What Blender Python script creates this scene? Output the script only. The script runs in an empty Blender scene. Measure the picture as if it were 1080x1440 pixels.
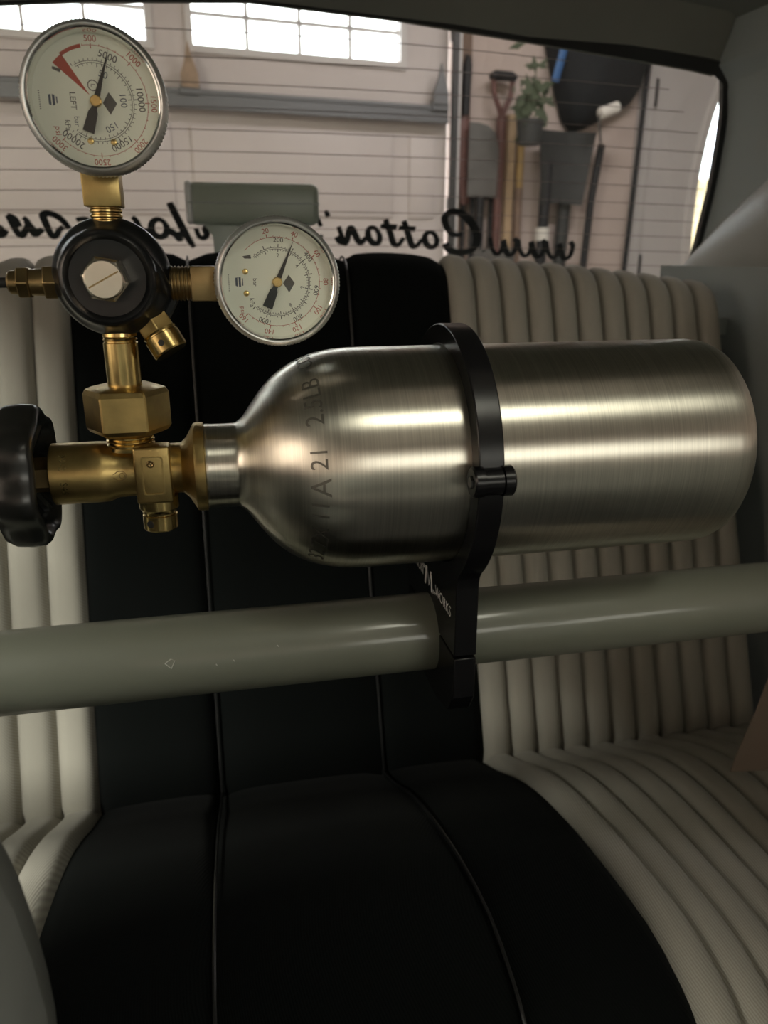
import bpy, bmesh, math, random
from math import sin, cos, pi, radians, sqrt, exp, atan2
from mathutils import Vector, Matrix

random.seed(7)
scene = bpy.context.scene
COL = scene.collection

# ------------------------------------------------------------------ camera
cam_d = bpy.data.cameras.new('camera')
cam = bpy.data.objects.new('camera', cam_d)
COL.objects.link(cam)
cam.location = (0, 0, 1.0)
cam.rotation_euler = (radians(90 - 18.6), 0, radians(-12))
cam_d.sensor_fit = 'VERTICAL'
cam_d.sensor_height = 36.0
cam_d.lens = 27.0
cam_d.clip_start = 0.01
cam_d.clip_end = 200
cam_d.dof.use_dof = True
cam_d.dof.focus_distance = 0.37
cam_d.dof.aperture_fstop = 12.0
scene.camera = cam

# ------------------------------------------------------------------ world, lights, exposure
wd = bpy.data.worlds.new('overcast_sky')
scene.world = wd
wd.use_nodes = True
wd.node_tree.nodes['Background'].inputs[0].default_value = (0.93, 0.97, 1.0, 1)
wd.node_tree.nodes['Background'].inputs[1].default_value = 8.0

GY = radians(8)
GA = Vector((cos(GY), sin(GY), 0))
GN = Vector((-sin(GY), cos(GY), 0))
def GP(u, d, z):
    p = GA * u + GN * d
    return Vector((p.x, p.y, z))

def area(name, loc, target, sx, sy, power, color):
    l = bpy.data.lights.new(name, 'AREA')
    l.shape = 'RECTANGLE'
    l.size, l.size_y, l.energy, l.color = sx, sy, power, color
    o = bpy.data.objects.new(name, l)
    COL.objects.link(o)
    o.location = loc
    o.rotation_euler = (Vector(target) - Vector(loc)).to_track_quat('-Z', 'Y').to_euler()
    return o

# added front fill light, standing before the closed wall behind the camera
area('front_fill_light', GP(1.2, -3.86, 1.58), GP(1.2, 0, 1.40), 2.0, 0.8, 20, (1.0, 0.98, 0.86))
# tube lamps on the garage ceiling: one over the tail of the car, one over the driver's side
area('ceiling_lamp_light', GP(1.7, 2.2, 2.455), GP(1.7, 2.6, 0), 1.2, 0.20, 27, (1.0, 0.94, 0.94))
area('ceiling_lamp_light', GP(-2.007, -0.627, 2.455), GP(-2.007, -0.627, 0), 1.0, 0.62, 200, (1.0, 0.98, 0.86))
area('ceiling_lamp_light', GP(0.518, -0.982, 2.455), GP(0.518, -0.982, 0), 0.40, 0.50, 8, (1.0, 0.97, 0.80))

scene.view_settings.view_transform = 'Standard'
scene.view_settings.look = 'None'
scene.view_settings.gamma = 1.0
scene.view_settings.exposure = 0.0
scene.view_settings.use_curve_mapping = False

# ------------------------------------------------------------------ materials
def mat(name, col, rough=0.5, metal=0.0, **kw):
    m = bpy.data.materials.new(name)
    m.use_nodes = True
    nt = m.node_tree
    b = nt.nodes['Principled BSDF']
    b.inputs['Base Color'].default_value = (*col, 1)
    b.inputs['Roughness'].default_value = rough
    b.inputs['Metallic'].default_value = metal
    b.inputs['Specular IOR Level'].default_value = kw.get('spec', 0.5)
    if kw.get('coat'):
        b.inputs['Coat Weight'].default_value = kw['coat']
        b.inputs['Coat Roughness'].default_value = kw.get('coat_rough', 0.1)
    if kw.get('sheen'):
        b.inputs['Sheen Weight'].default_value = kw['sheen']
        b.inputs['Sheen Roughness'].default_value = 0.5
    var = kw.get('var', 0.0)
    tc = None
    if var or kw.get('bump'):
        tc = nt.nodes.new('ShaderNodeTexCoord')
    if var:
        n = nt.nodes.new('ShaderNodeTexNoise')
        n.inputs['Scale'].default_value = kw.get('vscale', 20)
        n.inputs['Detail'].default_value = 5
        nt.links.new(tc.outputs['Object'], n.inputs['Vector'])
        r = nt.nodes.new('ShaderNodeValToRGB')
        r.color_ramp.elements[0].position = 0.3
        r.color_ramp.elements[1].position = 0.7
        c0 = [max(0, c * (1 - var)) for c in col]
        c1 = [min(1, c * (1 + var)) for c in col]
        r.color_ramp.elements[0].color = (*c0, 1)
        r.color_ramp.elements[1].color = (*c1, 1)
        nt.links.new(n.outputs['Fac'], r.inputs['Fac'])
        nt.links.new(r.outputs['Color'], b.inputs['Base Color'])
        if kw.get('rvar'):
            mr = nt.nodes.new('ShaderNodeMapRange')
            mr.inputs['To Min'].default_value = rough * (1 - kw['rvar'])
            mr.inputs['To Max'].default_value = min(1, rough * (1 + kw['rvar']))
            nt.links.new(n.outputs['Fac'], mr.inputs['Value'])
            nt.links.new(mr.outputs['Result'], b.inputs['Roughness'])
    if kw.get('bump'):
        n2 = nt.nodes.new('ShaderNodeTexNoise')
        n2.inputs['Scale'].default_value = kw.get('bscale', 300)
        n2.inputs['Detail'].default_value = 3
        nt.links.new(tc.outputs['Object'], n2.inputs['Vector'])
        bp = nt.nodes.new('ShaderNodeBump')
        bp.inputs['Strength'].default_value = kw['bump']
        bp.inputs['Distance'].default_value = kw.get('bdist', 0.001)
        nt.links.new(n2.outputs['Fac'], bp.inputs['Height'])
        nt.links.new(bp.outputs['Normal'], b.inputs['Normal'])
    return m

def tweed(name, col, col2, scale=230):
    """woven twill: fine diagonal ribs in colour and relief"""
    m = mat(name, col, 0.95, spec=0.01 if col[0] < 0.1 else 0.15, sheen=0.02 if col[0] < 0.1 else 0.15)
    nt = m.node_tree
    b = nt.nodes['Principled BSDF']
    tc = nt.nodes.new('ShaderNodeTexCoord')
    mp = nt.nodes.new('ShaderNodeMapping')
    mp.inputs['Rotation'].default_value = (0, radians(38), 0)
    w = nt.nodes.new('ShaderNodeTexWave')
    w.wave_type = 'BANDS'
    w.bands_direction = 'X'
    w.inputs['Scale'].default_value = scale * 0.85
    w.inputs['Distortion'].default_value = 0.6
    w.inputs['Detail'].default_value = 2
    w.inputs['Detail Scale'].default_value = 3
    n = nt.nodes.new('ShaderNodeTexNoise')
    n.inputs['Scale'].default_value = 9
    n.inputs['Detail'].default_value = 4
    nt.links.new(tc.outputs['Object'], mp.inputs['Vector'])
    nt.links.new(mp.outputs['Vector'], w.inputs['Vector'])
    nt.links.new(tc.outputs['Object'], n.inputs['Vector'])
    mx = nt.nodes.new('ShaderNodeMix'); mx.data_type = 'RGBA'
    mx.inputs['A'].default_value = (*col2, 1)
    mx.inputs['B'].default_value = (*col, 1)
    nt.links.new(w.outputs['Fac'], mx.inputs['Factor'])
    mx2 = nt.nodes.new('ShaderNodeMix'); mx2.data_type = 'RGBA'; mx2.blend_type = 'MULTIPLY'
    mx2.inputs['Factor'].default_value = 0.25
    nt.links.new(mx.outputs['Result'], mx2.inputs['A'])
    nt.links.new(n.outputs['Fac'], mx2.inputs['B'])
    nt.links.new(mx2.outputs['Result'], b.inputs['Base Color'])
    bp = nt.nodes.new('ShaderNodeBump')
    bp.inputs['Strength'].default_value = 0.35
    bp.inputs['Distance'].default_value = 0.0004
    nt.links.new(w.outputs['Fac'], bp.inputs['Height'])
    nt.links.new(bp.outputs['Normal'], b.inputs['Normal'])
    return m

def brushed(name, col, rough):
    """aluminium brushed around its X axis"""
    m = mat(name, col, rough, 1.0)
    nt = m.node_tree
    b = nt.nodes['Principled BSDF']
    tc = nt.nodes.new('ShaderNodeTexCoord')
    mp = nt.nodes.new('ShaderNodeMapping')
    mp.inputs['Scale'].default_value = (1500, 14, 14)
    n = nt.nodes.new('ShaderNodeTexNoise')
    n.inputs['Scale'].default_value = 1.0
    n.inputs['Detail'].default_value = 3
    nt.links.new(tc.outputs['Object'], mp.inputs['Vector'])
    nt.links.new(mp.outputs['Vector'], n.inputs['Vector'])
    mr = nt.nodes.new('ShaderNodeMapRange')
    mr.inputs['To Min'].default_value = rough * 0.86
    mr.inputs['To Max'].default_value = rough * 1.14
    nt.links.new(n.outputs['Fac'], mr.inputs['Value'])
    nt.links.new(mr.outputs['Result'], b.inputs['Roughness'])
    cr = nt.nodes.new('ShaderNodeValToRGB')
    cr.color_ramp.elements[0].position = 0.25
    cr.color_ramp.elements[1].position = 0.75
    cr.color_ramp.elements[0].color = (*[c * 0.84 for c in col], 1)
    cr.color_ramp.elements[1].color = (*[min(1, c * 1.14) for c in col], 1)
    nt.links.new(n.outputs['Fac'], cr.inputs['Fac'])
    nt.links.new(cr.outputs['Color'], b.inputs['Base Color'])
    tg = nt.nodes.new('ShaderNodeTangent')
    tg.direction_type = 'RADIAL'
    tg.axis = 'X'
    nt.links.new(tg.outputs['Tangent'], b.inputs['Tangent'])
    b.inputs['Anisotropic'].default_value = 0.8
    b.inputs['Anisotropic Rotation'].default_value = 0.25
    return m

def glass(name, tint, refl=1.0):
    m = bpy.data.materials.new(name)
    m.use_nodes = True
    nt = m.node_tree
    nt.nodes.clear()
    out = nt.nodes.new('ShaderNodeOutputMaterial')
    tr = nt.nodes.new('ShaderNodeBsdfTransparent')
    tr.inputs['Color'].default_value = (*tint, 1)
    gl = nt.nodes.new('ShaderNodeBsdfGlossy')
    gl.inputs['Roughness'].default_value = 0.02
    gl.inputs['Color'].default_value = (refl, refl, refl, 1)
    fr = nt.nodes.new('ShaderNodeFresnel')
    fr.inputs['IOR'].default_value = 1.45
    mx = nt.nodes.new('ShaderNodeMixShader')
    geo = nt.nodes.new('ShaderNodeNewGeometry')     # one reflection per pane, none from inside the glass
    inv = nt.nodes.new('ShaderNodeMath'); inv.operation = 'SUBTRACT'; inv.inputs[0].default_value = 1.0
    mul = nt.nodes.new('ShaderNodeMath'); mul.operation = 'MULTIPLY'
    nt.links.new(geo.outputs['Backfacing'], inv.inputs[1])
    nt.links.new(fr.outputs[0], mul.inputs[0])
    nt.links.new(inv.outputs[0], mul.inputs[1])
    nt.links.new(mul.outputs[0], mx.inputs[0])
    nt.links.new(tr.outputs[0], mx.inputs[1])
    nt.links.new(gl.outputs[0], mx.inputs[2])
    nt.links.new(mx.outputs[0], out.inputs['Surface'])
    return m

M = {}
M['alu'] = brushed('brushed_aluminium', (0.62, 0.595, 0.52), 0.30)
M['stamp'] = mat('stamped_aluminium', (0.20, 0.19, 0.165), 0.48, 1.0)
M['brass'] = mat('cast_brass', (0.50, 0.37, 0.15), 0.36, 1.0, var=0.22, vscale=70, rvar=0.35, bump=0.15, bscale=420, bdist=0.0004)
M['brass_bright'] = mat('machined_brass', (0.62, 0.46, 0.19), 0.22, 1.0, var=0.15, vscale=90, rvar=0.3)
M['brass_dark'] = mat('aged_brass', (0.34, 0.25, 0.12), 0.36, 1.0, var=0.2, vscale=60, rvar=0.3)
M['black_anod'] = mat('black_anodised_aluminium', (0.006, 0.006, 0.007), 0.26, 0.0, spec=0.3, var=0.1, vscale=40)
M['black_enamel'] = mat('black_enamel', (0.008, 0.009, 0.010), 0.28, 0.0, spec=0.45, bump=0.12, bscale=260, bdist=0.0005)
M['black_plastic'] = mat('glossy_black_plastic', (0.016, 0.017, 0.016), 0.28, 0.0, spec=0.6)
M['chrome'] = mat('chrome', (0.82, 0.82, 0.80), 0.10, 1.0)
M['bezel'] = mat('satin_bezel', (0.86, 0.87, 0.86), 0.42, 1.0)
M['nickel'] = mat('nickel_plate', (0.66, 0.62, 0.53), 0.26, 1.0, var=0.08, vscale=90)
M['dial'] = mat('dial_white', (0.89, 0.93, 0.86), 0.6)
M['ink_black'] = mat('ink_black', (0.02, 0.022, 0.026), 0.6)
M['ink_red'] = mat('ink_red', (0.45, 0.075, 0.05), 0.6)
M['ink_grey'] = mat('ink_grey', (0.10, 0.10, 0.10), 0.6)
M['ink_blue'] = mat('ink_blue', (0.06, 0.09, 0.14), 0.6)
M['ink_white'] = mat('ink_white', (0.85, 0.84, 0.80), 0.6)
M['lens'] = glass('gauge_lens', (0.97, 0.97, 0.95))
M['bar'] = mat('grey_hammered_paint', (0.17, 0.18, 0.142), 0.45, 0.0, spec=0.5, var=0.06, vscale=8, coat=0.6, coat_rough=0.12)
M['scuff'] = mat('bare_scratch', (0.5, 0.5, 0.45), 0.4)
M['white_tweed'] = tweed('white_tweed', (0.50, 0.48, 0.415), (0.37, 0.35, 0.30))
M['black_tweed'] = tweed('black_tweed', (0.008, 0.0093, 0.009), (0.005, 0.006, 0.0058), 260)
M['piping'] = mat('black_vinyl_piping', (0.015, 0.015, 0.015), 0.35)
M['vinyl'] = mat('grey_vinyl', (0.40, 0.415, 0.40), 0.38, bump=0.12, bscale=500, bdist=0.0006)
M['trim_grey'] = mat('grey_trim_plastic', (0.33, 0.37, 0.365), 0.55, bump=0.1, bscale=500, bdist=0.0006)
M['headliner'] = mat('headliner_cloth', (0.19, 0.20, 0.18), 0.95, bump=0.2, bscale=600, bdist=0.0006, var=0.08, vscale=6)
M['seat_vinyl'] = mat('dark_grey_glossy_vinyl', (0.24, 0.255, 0.245), 0.28, bump=0.1, bscale=500, bdist=0.0005)
M['carpet'] = mat('dark_carpet', (0.03, 0.03, 0.03), 0.95)
M['seal'] = mat('black_rubber', (0.015, 0.016, 0.016), 0.5)
M['rear_glass'] = glass('rear_window_glass', (0.86, 0.86, 0.85))
M['pane'] = glass('clear_pane', (0.95, 0.97, 0.97))
M['heat'] = mat('defroster_line', (0.12, 0.09, 0.08), 0.5)
M['decal'] = mat('black_vinyl_decal', (0.008, 0.008, 0.009), 0.45)
M['lamp_grey'] = mat('grey_green_plastic', (0.30, 0.35, 0.295), 0.32)
M['lamp_edge'] = mat('pale_plastic', (0.62, 0.64, 0.64), 0.4)
M['lens_red'] = mat('red_lens', (0.35, 0.02, 0.02), 0.2)
M['door_white'] = mat('white_painted_steel', (0.66, 0.60, 0.575), 0.5, var=0.03, vscale=3)
M['frame_white'] = mat('white_window_frame', (0.70, 0.67, 0.65), 0.5)
M['galv'] = mat('galvanised_steel', (0.20, 0.205, 0.21), 0.45, 0.6)
M['track'] = mat('dark_steel_track', (0.09, 0.09, 0.09), 0.5, 0.4)
M['wall'] = mat('pinkish_drywall', (0.60, 0.50, 0.45), 0.85, var=0.05, vscale=2)
M['wood'] = mat('brown_wood', (0.22, 0.15, 0.11), 0.7, var=0.2, vscale=12)
M['wood_pale'] = mat('pale_wood', (0.50, 0.36, 0.22), 0.65, var=0.15, vscale=12)
M['concrete'] = mat('concrete', (0.32, 0.31, 0.29), 0.85, var=0.12, vscale=2)
M['ceil_white'] = mat('white_ceiling', (0.62, 0.60, 0.57), 0.9)
M['tool_black'] = mat('black_rubber_grip', (0.018, 0.018, 0.02), 0.6)
M['tool_steel'] = mat('worn_steel', (0.17, 0.165, 0.155), 0.5, 0.4, var=0.25, vscale=9)
M['tool_dark'] = mat('dark_plastic', (0.045, 0.047, 0.045), 0.6)
M['tool_red'] = mat('red_brown_shaft', (0.15, 0.07, 0.06), 0.55, var=0.15, vscale=14)
M['tool_yellow'] = mat('yellow_fibreglass', (0.42, 0.28, 0.11), 0.5)
M['tool_blue'] = mat('blue_plastic', (0.06, 0.16, 0.38), 0.5)
M['tool_white'] = mat('white_fleece', (0.75, 0.72, 0.66), 0.9)
M['tool_green'] = mat('green_foliage', (0.075, 0.095, 0.055), 0.8)
M['bag'] = mat('black_nylon', (0.014, 0.016, 0.018), 0.75, bump=0.3, bscale=25, bdist=0.01)
M['door_grey'] = mat('white_entry_door', (0.60, 0.575, 0.56), 0.5)
M['belt'] = tweed('tan_webbing', (0.36, 0.28, 0.225), (0.24, 0.18, 0.14), 300)
M['rust'] = mat('tan_bracket', (0.40, 0.29, 0.20), 0.7, var=0.2, vscale=30)
M['hedge'] = mat('dry_hedge', (0.42, 0.33, 0.19), 0.9, var=0.3, vscale=4)

# ------------------------------------------------------------------ mesh helpers
class MB:
    def __init__(s):
        s.v, s.f = [], []
    def add(s, verts, faces, mtx=None):
        o = len(s.v)
        for p in verts:
            p = Vector(p)
            s.v.append(mtx @ p if mtx is not None else p)
        s.f += [tuple(i + o for i in f) for f in faces]
        return s
    def box(s, c, size, bev=0.0, mtx=None, seg=2):
        bm = bmesh.new()
        bmesh.ops.create_cube(bm, size=1.0)
        for v in bm.verts:
            v.co = Vector((v.co.x * size[0], v.co.y * size[1], v.co.z * size[2]))
        if bev > 0:
            bmesh.ops.bevel(bm, geom=bm.edges[:], offset=bev, segments=seg, affect='EDGES', profile=0.5)
        for v in bm.verts:
            v.co = v.co + Vector(c)
        bm.verts.index_update()
        s.add([v.co.copy() for v in bm.verts], [[v.index for v in f.verts] for f in bm.faces], mtx)
        bm.free()
        return s
    def lathe(s, o, axis, prof, n=48, phase=0.0, rmod=None, up=None):
        """revolve prof [(t, r)] about axis through o"""
        o, a = Vector(o), Vector(axis).normalized()
        h = Vector(up) if up else (Vector((0, 0, 1)) if abs(a.z) < 0.9 else Vector((0, -1, 0)))
        e1 = (h - a * h.dot(a)).normalized()
        e2 = a.cross(e1)
        vs, fs, rings = [], [], []
        for t, r in prof:
            if r < 1e-7:
                rings.append([len(vs)])
                vs.append(o + a * t)
            else:
                ring = []
                for k in range(n):
                    th = 2 * pi * k / n + phase
                    rr = r * (rmod(th, t, r) if rmod else 1)
                    ring.append(len(vs))
                    vs.append(o + a * t + (e1 * cos(th) + e2 * sin(th)) * rr)
                rings.append(ring)
        for A, B in zip(rings[:-1], rings[1:]):
            if len(A) == 1 and len(B) == 1:
                continue
            for k in range(n):
                k2 = (k + 1) % n
                if len(A) == 1:
                    fs.append((A[0], B[k2], B[k]))
                elif len(B) == 1:
                    fs.append((A[k], A[k2], B[0]))
                else:
                    fs.append((A[k], A[k2], B[k2], B[k]))
        if len(rings[0]) > 1 and len(rings[-1]) > 1 and prof[0] != prof[-1]:
            fs.append(tuple(reversed(rings[0])))
            fs.append(tuple(rings[-1]))
        return s.add(vs, fs)
    def tube(s, path, r, n=12, flat=1.0, up=None):
        """sweep a round (or flattened) section along a path; r number or list"""
        P = [Vector(p) for p in path]
        m = len(P)
        rs = r if isinstance(r, (list, tuple)) else [r] * m
        vs, fs = [], []
        prev = None
        for i in range(m):
            t = (P[min(i + 1, m - 1)] - P[max(i - 1, 0)]).normalized()
            if prev is None:
                h = Vector(up) if up else (Vector((0, 0, 1)) if abs(t.z) < 0.9 else Vector((0, 1, 0)))
            else:
                h = prev
            e1 = (h - t * h.dot(t)).normalized()
            prev = e1
            e2 = t.cross(e1)
            for k in range(n):
                th = 2 * pi * k / n
                vs.append(P[i] + (e1 * cos(th) * flat + e2 * sin(th)) * rs[i])
        for i in range(m - 1):
            for k in range(n):
                k2 = (k + 1) % n
                fs.append((i * n + k, i * n + k2, (i + 1) * n + k2, (i + 1) * n + k))
        fs.append(tuple(reversed(range(n))))
        fs.append(tuple((m - 1) * n + k for k in range(n)))
        return s.add(vs, fs)
    def prism(s, poly, thick, mtx):
        """polygon in local XY extruded from z=0 to z=thick"""
        n = len(poly)
        vs = [(x, y, 0) for x, y in poly] + [(x, y, thick) for x, y in poly]
        fs = [tuple(reversed(range(n))), tuple(range(n, 2 * n))]
        fs += [(i, (i + 1) % n, n + (i + 1) % n, n + i) for i in range(n)]
        return s.add(vs, fs, mtx)
    def ringprism(s, outer, inner, thick, mtx):
        """band between two open/closed polylines with equal counts (closed), extruded"""
        n = len(outer)
        vs = [(x, y, 0) for x, y in outer] + [(x, y, 0) for x, y in inner] + [(x, y, thick) for x, y in outer] + [(x, y, thick) for x, y in inner]
        fs = []
        for i in range(n):
            j = (i + 1) % n
            fs += [(i, n + i, n + j, j), (2 * n + i, 2 * n + j, 3 * n + j, 3 * n + i),
                   (i, j, 2 * n + j, 2 * n + i), (n + i, 3 * n + i, 3 * n + j, n + j)]
        return s.add(vs, fs, mtx)
    def strip(s, outer, inner, thick, mtx):
        """open band between two polylines with equal counts, extruded"""
        n = len(outer)
        vs = [(x, y, 0) for x, y in outer] + [(x, y, 0) for x, y in inner] + [(x, y, thick) for x, y in outer] + [(x, y, thick) for x, y in inner]
        fs = []
        for i in range(n - 1):
            j = i + 1
            fs += [(i, n + i, n + j, j), (2 * n + i, 2 * n + j, 3 * n + j, 3 * n + i),
                   (i, j, 2 * n + j, 2 * n + i), (n + i, 3 * n + i, 3 * n + j, n + j)]
        fs += [(0, 2 * n, 3 * n, n), (n - 1, 2 * n - 1, 4 * n - 1, 3 * n - 1)]
        return s.add(vs, fs, mtx)
    def grid(s, rows, thick=None):
        """surface from rows of points; thick: vector offset giving a closed slab"""
        a, b = len(rows), len(rows[0])
        vs = [Vector(p) for r in rows for p in r]
        fs = [(i * b + j, i * b + j + 1, (i + 1) * b + j + 1, (i + 1) * b + j) for i in range(a - 1) for j in range(b - 1)]
        if thick is not None:
            N = len(vs)
            t = Vector(thick)
            vs += [v + t for v in vs[:N]]
            fs += [tuple(N + q for q in reversed(f)) for f in fs[:]]
            rim = [j for j in range(b)] + [i * b + b - 1 for i in range(1, a)] + [(a - 1) * b + j for j in range(b - 2, -1, -1)] + [i * b for i in range(a - 2, 0, -1)]
            for q in range(len(rim)):
                i0, i1 = rim[q], rim[(q + 1) % len(rim)]
                fs.append((i1, i0, N + i0, N + i1))
        return s.add(vs, fs)

ORG = {}
def build(mb, name, material, parent=None, smooth=40, origin=None, props=None, bevel=0.0):
    org = ORG[parent.name] if parent else (Vector(origin) if origin is not None else None)
    if org is None:
        xs = [v.x for v in mb.v]; ys = [v.y for v in mb.v]; zs = [v.z for v in mb.v]
        org = Vector(((min(xs) + max(xs)) / 2, (min(ys) + max(ys)) / 2, min(zs)))
    me = bpy.data.meshes.new(name)
    me.from_pydata([v - org for v in mb.v], [], mb.f)
    bm = bmesh.new(); bm.from_mesh(me)
    bmesh.ops.recalc_face_normals(bm, faces=bm.faces[:])
    bm.to_mesh(me); bm.free()
    me.materials.append(M[material])
    if smooth:
        me.polygons.foreach_set('use_smooth', [True] * len(me.polygons))
        me.set_sharp_from_angle(angle=radians(smooth))
    o = bpy.data.objects.new(name, me)
    COL.objects.link(o)
    if parent:
        o.parent = parent
    else:
        o.location = org
    ORG[o.name] = org
    if bevel > 0:
        md = o.modifiers.new('edge_bevel', 'BEVEL')
        md.width = bevel; md.segments = 2; md.limit_method = 'ANGLE'; md.angle_limit = radians(40)
        md.harden_normals = False
    for k, v in (props or {}).items():
        o[k] = v
    return o

def empty(name, loc, label=None, cat=None, group=None, kind=None):
    o = bpy.data.objects.new(name, None)
    COL.objects.link(o)
    o.location = loc
    o.empty_display_size = 0.05
    ORG[o.name] = Vector(loc)
    return tag(o, label, cat, group, kind)

def tag(o, label=None, cat=None, group=None, kind=None):
    if label: o['label'] = label
    if cat: o['category'] = cat
    if group: o['group'] = group
    if kind: o['kind'] = kind
    return o

_tc = {}
def text_geo(body, size):
    """letter faces of the built-in font, centred on the origin in XY"""
    if body not in _tc:
        cu = bpy.data.curves.new('glyphs', 'FONT')
        cu.body = body; cu.size = 1.0; cu.align_x = 'CENTER'; cu.align_y = 'CENTER'; cu.resolution_u = 3
        ob = bpy.data.objects.new('glyphs', cu)
        COL.objects.link(ob)
        dg = bpy.context.evaluated_depsgraph_get()
        dg.update()
        ev = ob.evaluated_get(dg)
        me = ev.to_mesh()
        _tc[body] = ([v.co.copy() for v in me.vertices], [tuple(p.vertices) for p in me.polygons])
        ev.to_mesh_clear()
        bpy.data.objects.remove(ob); bpy.data.curves.remove(cu)
    v, f = _tc[body]
    return [p * size for p in v], f

for _t in ['500', '1000', '1500', '2000', '2500', '3000', '5000', '10000', '15000', '20000', '50', '100', '150', 'LEFT', 'bar', 'kPa', 'psi',
           '20', '40', '60', '80', '120', '140', '160', '200', '400', '600', '800', '2', '4', '6', '8', '10', '0',
           'CO2', '2.5LB', '21', 'A', '11', 'ZX', '32', 'MOTION', 'WORKS', 'QC', 'L', '99-2', 'S46']:
    text_geo(_t, 1)

def smooth_path(pts, k=6):
    """Catmull-Rom through points (tuples of any length)"""
    P = [pts[0]] + list(pts) + [pts[-1]]
    out = []
    for i in range(1, len(P) - 2):
        p0, p1, p2, p3 = P[i - 1], P[i], P[i + 1], P[i + 2]
        for j in range(k):
            t = j / k
            out.append(tuple(0.5 * ((2 * b) + (-a + c) * t + (2 * a - 5 * b + 4 * c - d) * t * t + (-a + 3 * b - 3 * c + d) * t ** 3)
                             for a, b, c, d in zip(p0, p1, p2, p3)))
    out.append(tuple(pts[-1]))
    return out

def lerp(a, b, t): return a + (b - a) * t
def sstep(a, b, x):
    t = max(0, min(1, (x - a) / (b - a)))
    return t * t * (3 - 2 * t)
def interp(tab, x):
    if x <= tab[0][0]: return tab[0][1]
    for (x0, y0), (x1, y1) in zip(tab[:-1], tab[1:]):
        if x <= x1: return lerp(y0, y1, (x - x0) / (x1 - x0))
    return tab[-1][1]

YZ = lambda x: Matrix(((0, 0, 1, x), (1, 0, 0, 0), (0, 1, 0, 0), (0, 0, 0, 1)))   # local XY -> world YZ, extruded along +X
GM = Matrix(((GA.x, GN.x, 0, 0), (GA.y, GN.y, 0, 0), (0, 0, 1, 0), (0, 0, 0, 1)))  # garage u,d,z -> world
XC = 0.055   # centre line of the car

# ================================================================== GARAGE (setting)
U0, U1, D0, D1, ZT = -3.0, 4.7, -3.9, 3.6, 2.55
S = {'kind': 'structure'}
def gbox(u0, u1, d0, d1, z0, z1, mb=None, bev=0):
    return (mb or MB()).box(((u0 + u1) / 2, (d0 + d1) / 2, (z0 + z1) / 2), (u1 - u0, d1 - d0, z1 - z0), bev, GM)
build(gbox(U0, U1, D0, D1 + 0.3, -0.1, 0), 'floor', 'concrete', props=S)
build(gbox(U0, U1, D0, D1 + 0.3, ZT, ZT + 0.1), 'ceiling', 'ceil_white', props=S)
# rear wall: header over the big door, pier with the tools, pier beyond the entry door
w = gbox(U0, -2.62 + 0.0, D1, D1 + 0.2, 0, ZT)
gbox(-2.62, 1.64, D1, D1 + 0.2, 2.14, ZT, w)
gbox(1.64, 2.74, D1, D1 + 0.2, 0, ZT, w)
gbox(2.74, 3.68, D1, D1 + 0.2, 2.06, ZT, w)
gbox(3.68, U1, D1, D1 + 0.2, 0, ZT, w)
build(w, 'wall_back', 'wall', props=S)
build(gbox(U0 - 0.15, U0, D0, D1 + 0.2, 0, ZT), 'wall_left', 'wall', props=S)
build(gbox(U1, U1 + 0.15, D0, D1 + 0.2, 0, ZT), 'wall_right', 'wall', props=S)
build(gbox(U0, U1, D0 - 0.15, D0, 0, ZT), 'wall_front', 'wall', props=S)
wf = empty('added_window', GP(1.2, D0, 1.18), kind='structure')  # added frame and opaque pane backing the front fill; the wall has no opening
for a_, b_, c_, d_ in ((0.12, 2.28, 1.10, 1.17), (0.12, 2.28, 1.99, 2.06), (0.12, 0.19, 1.17, 1.99), (2.21, 2.28, 1.17, 1.99)):
    build(gbox(a_, b_, D0 - 0.01, D0 + 0.03, c_, d_), 'window_frame', 'frame_white', wf, smooth=0)
build(gbox(0.19, 2.21, D0, D0 + 0.005, 1.17, 1.99), 'pane', 'frame_white', wf, smooth=0)

# ---- big sectional garage door
GD = 3.60
door = empty('door_1', GP(-0.5, GD, 0), kind='structure')
def dpart(mb, name, m, parent=None, **k):
    return build(mb, name, m, parent or door, **k)
secs = [(0.0, 0.53), (0.53, 1.065), (1.065, 1.60)]
DU0, DU1 = -2.6, 1.62
for z0, z1 in secs:
    dpart(gbox(DU0, DU1, GD, GD + 0.045, z0, z1 - 0.003), 'door_section', 'door_white', smooth=0)
    dpart(gbox(DU0, DU1, GD + 0.006, GD + 0.04, z1 - 0.003, z1 + (0.004 if z1 > 1.5 else 0)), 'section_joint', 'seal', smooth=0)
    for k in range(4):
        u0 = 0.371 - 0.98 * (2 - k) + 0.08
        a, b = u0 + 0.0, u0 + 0.90
        if b > DU1 - 0.05: b = DU1 - 0.06
        p = dpart(gbox(a, b, GD - 0.012, GD + 0.002, z0 + 0.09, z1 - 0.09, bev=0.008), 'raised_panel', 'door_white')
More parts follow.
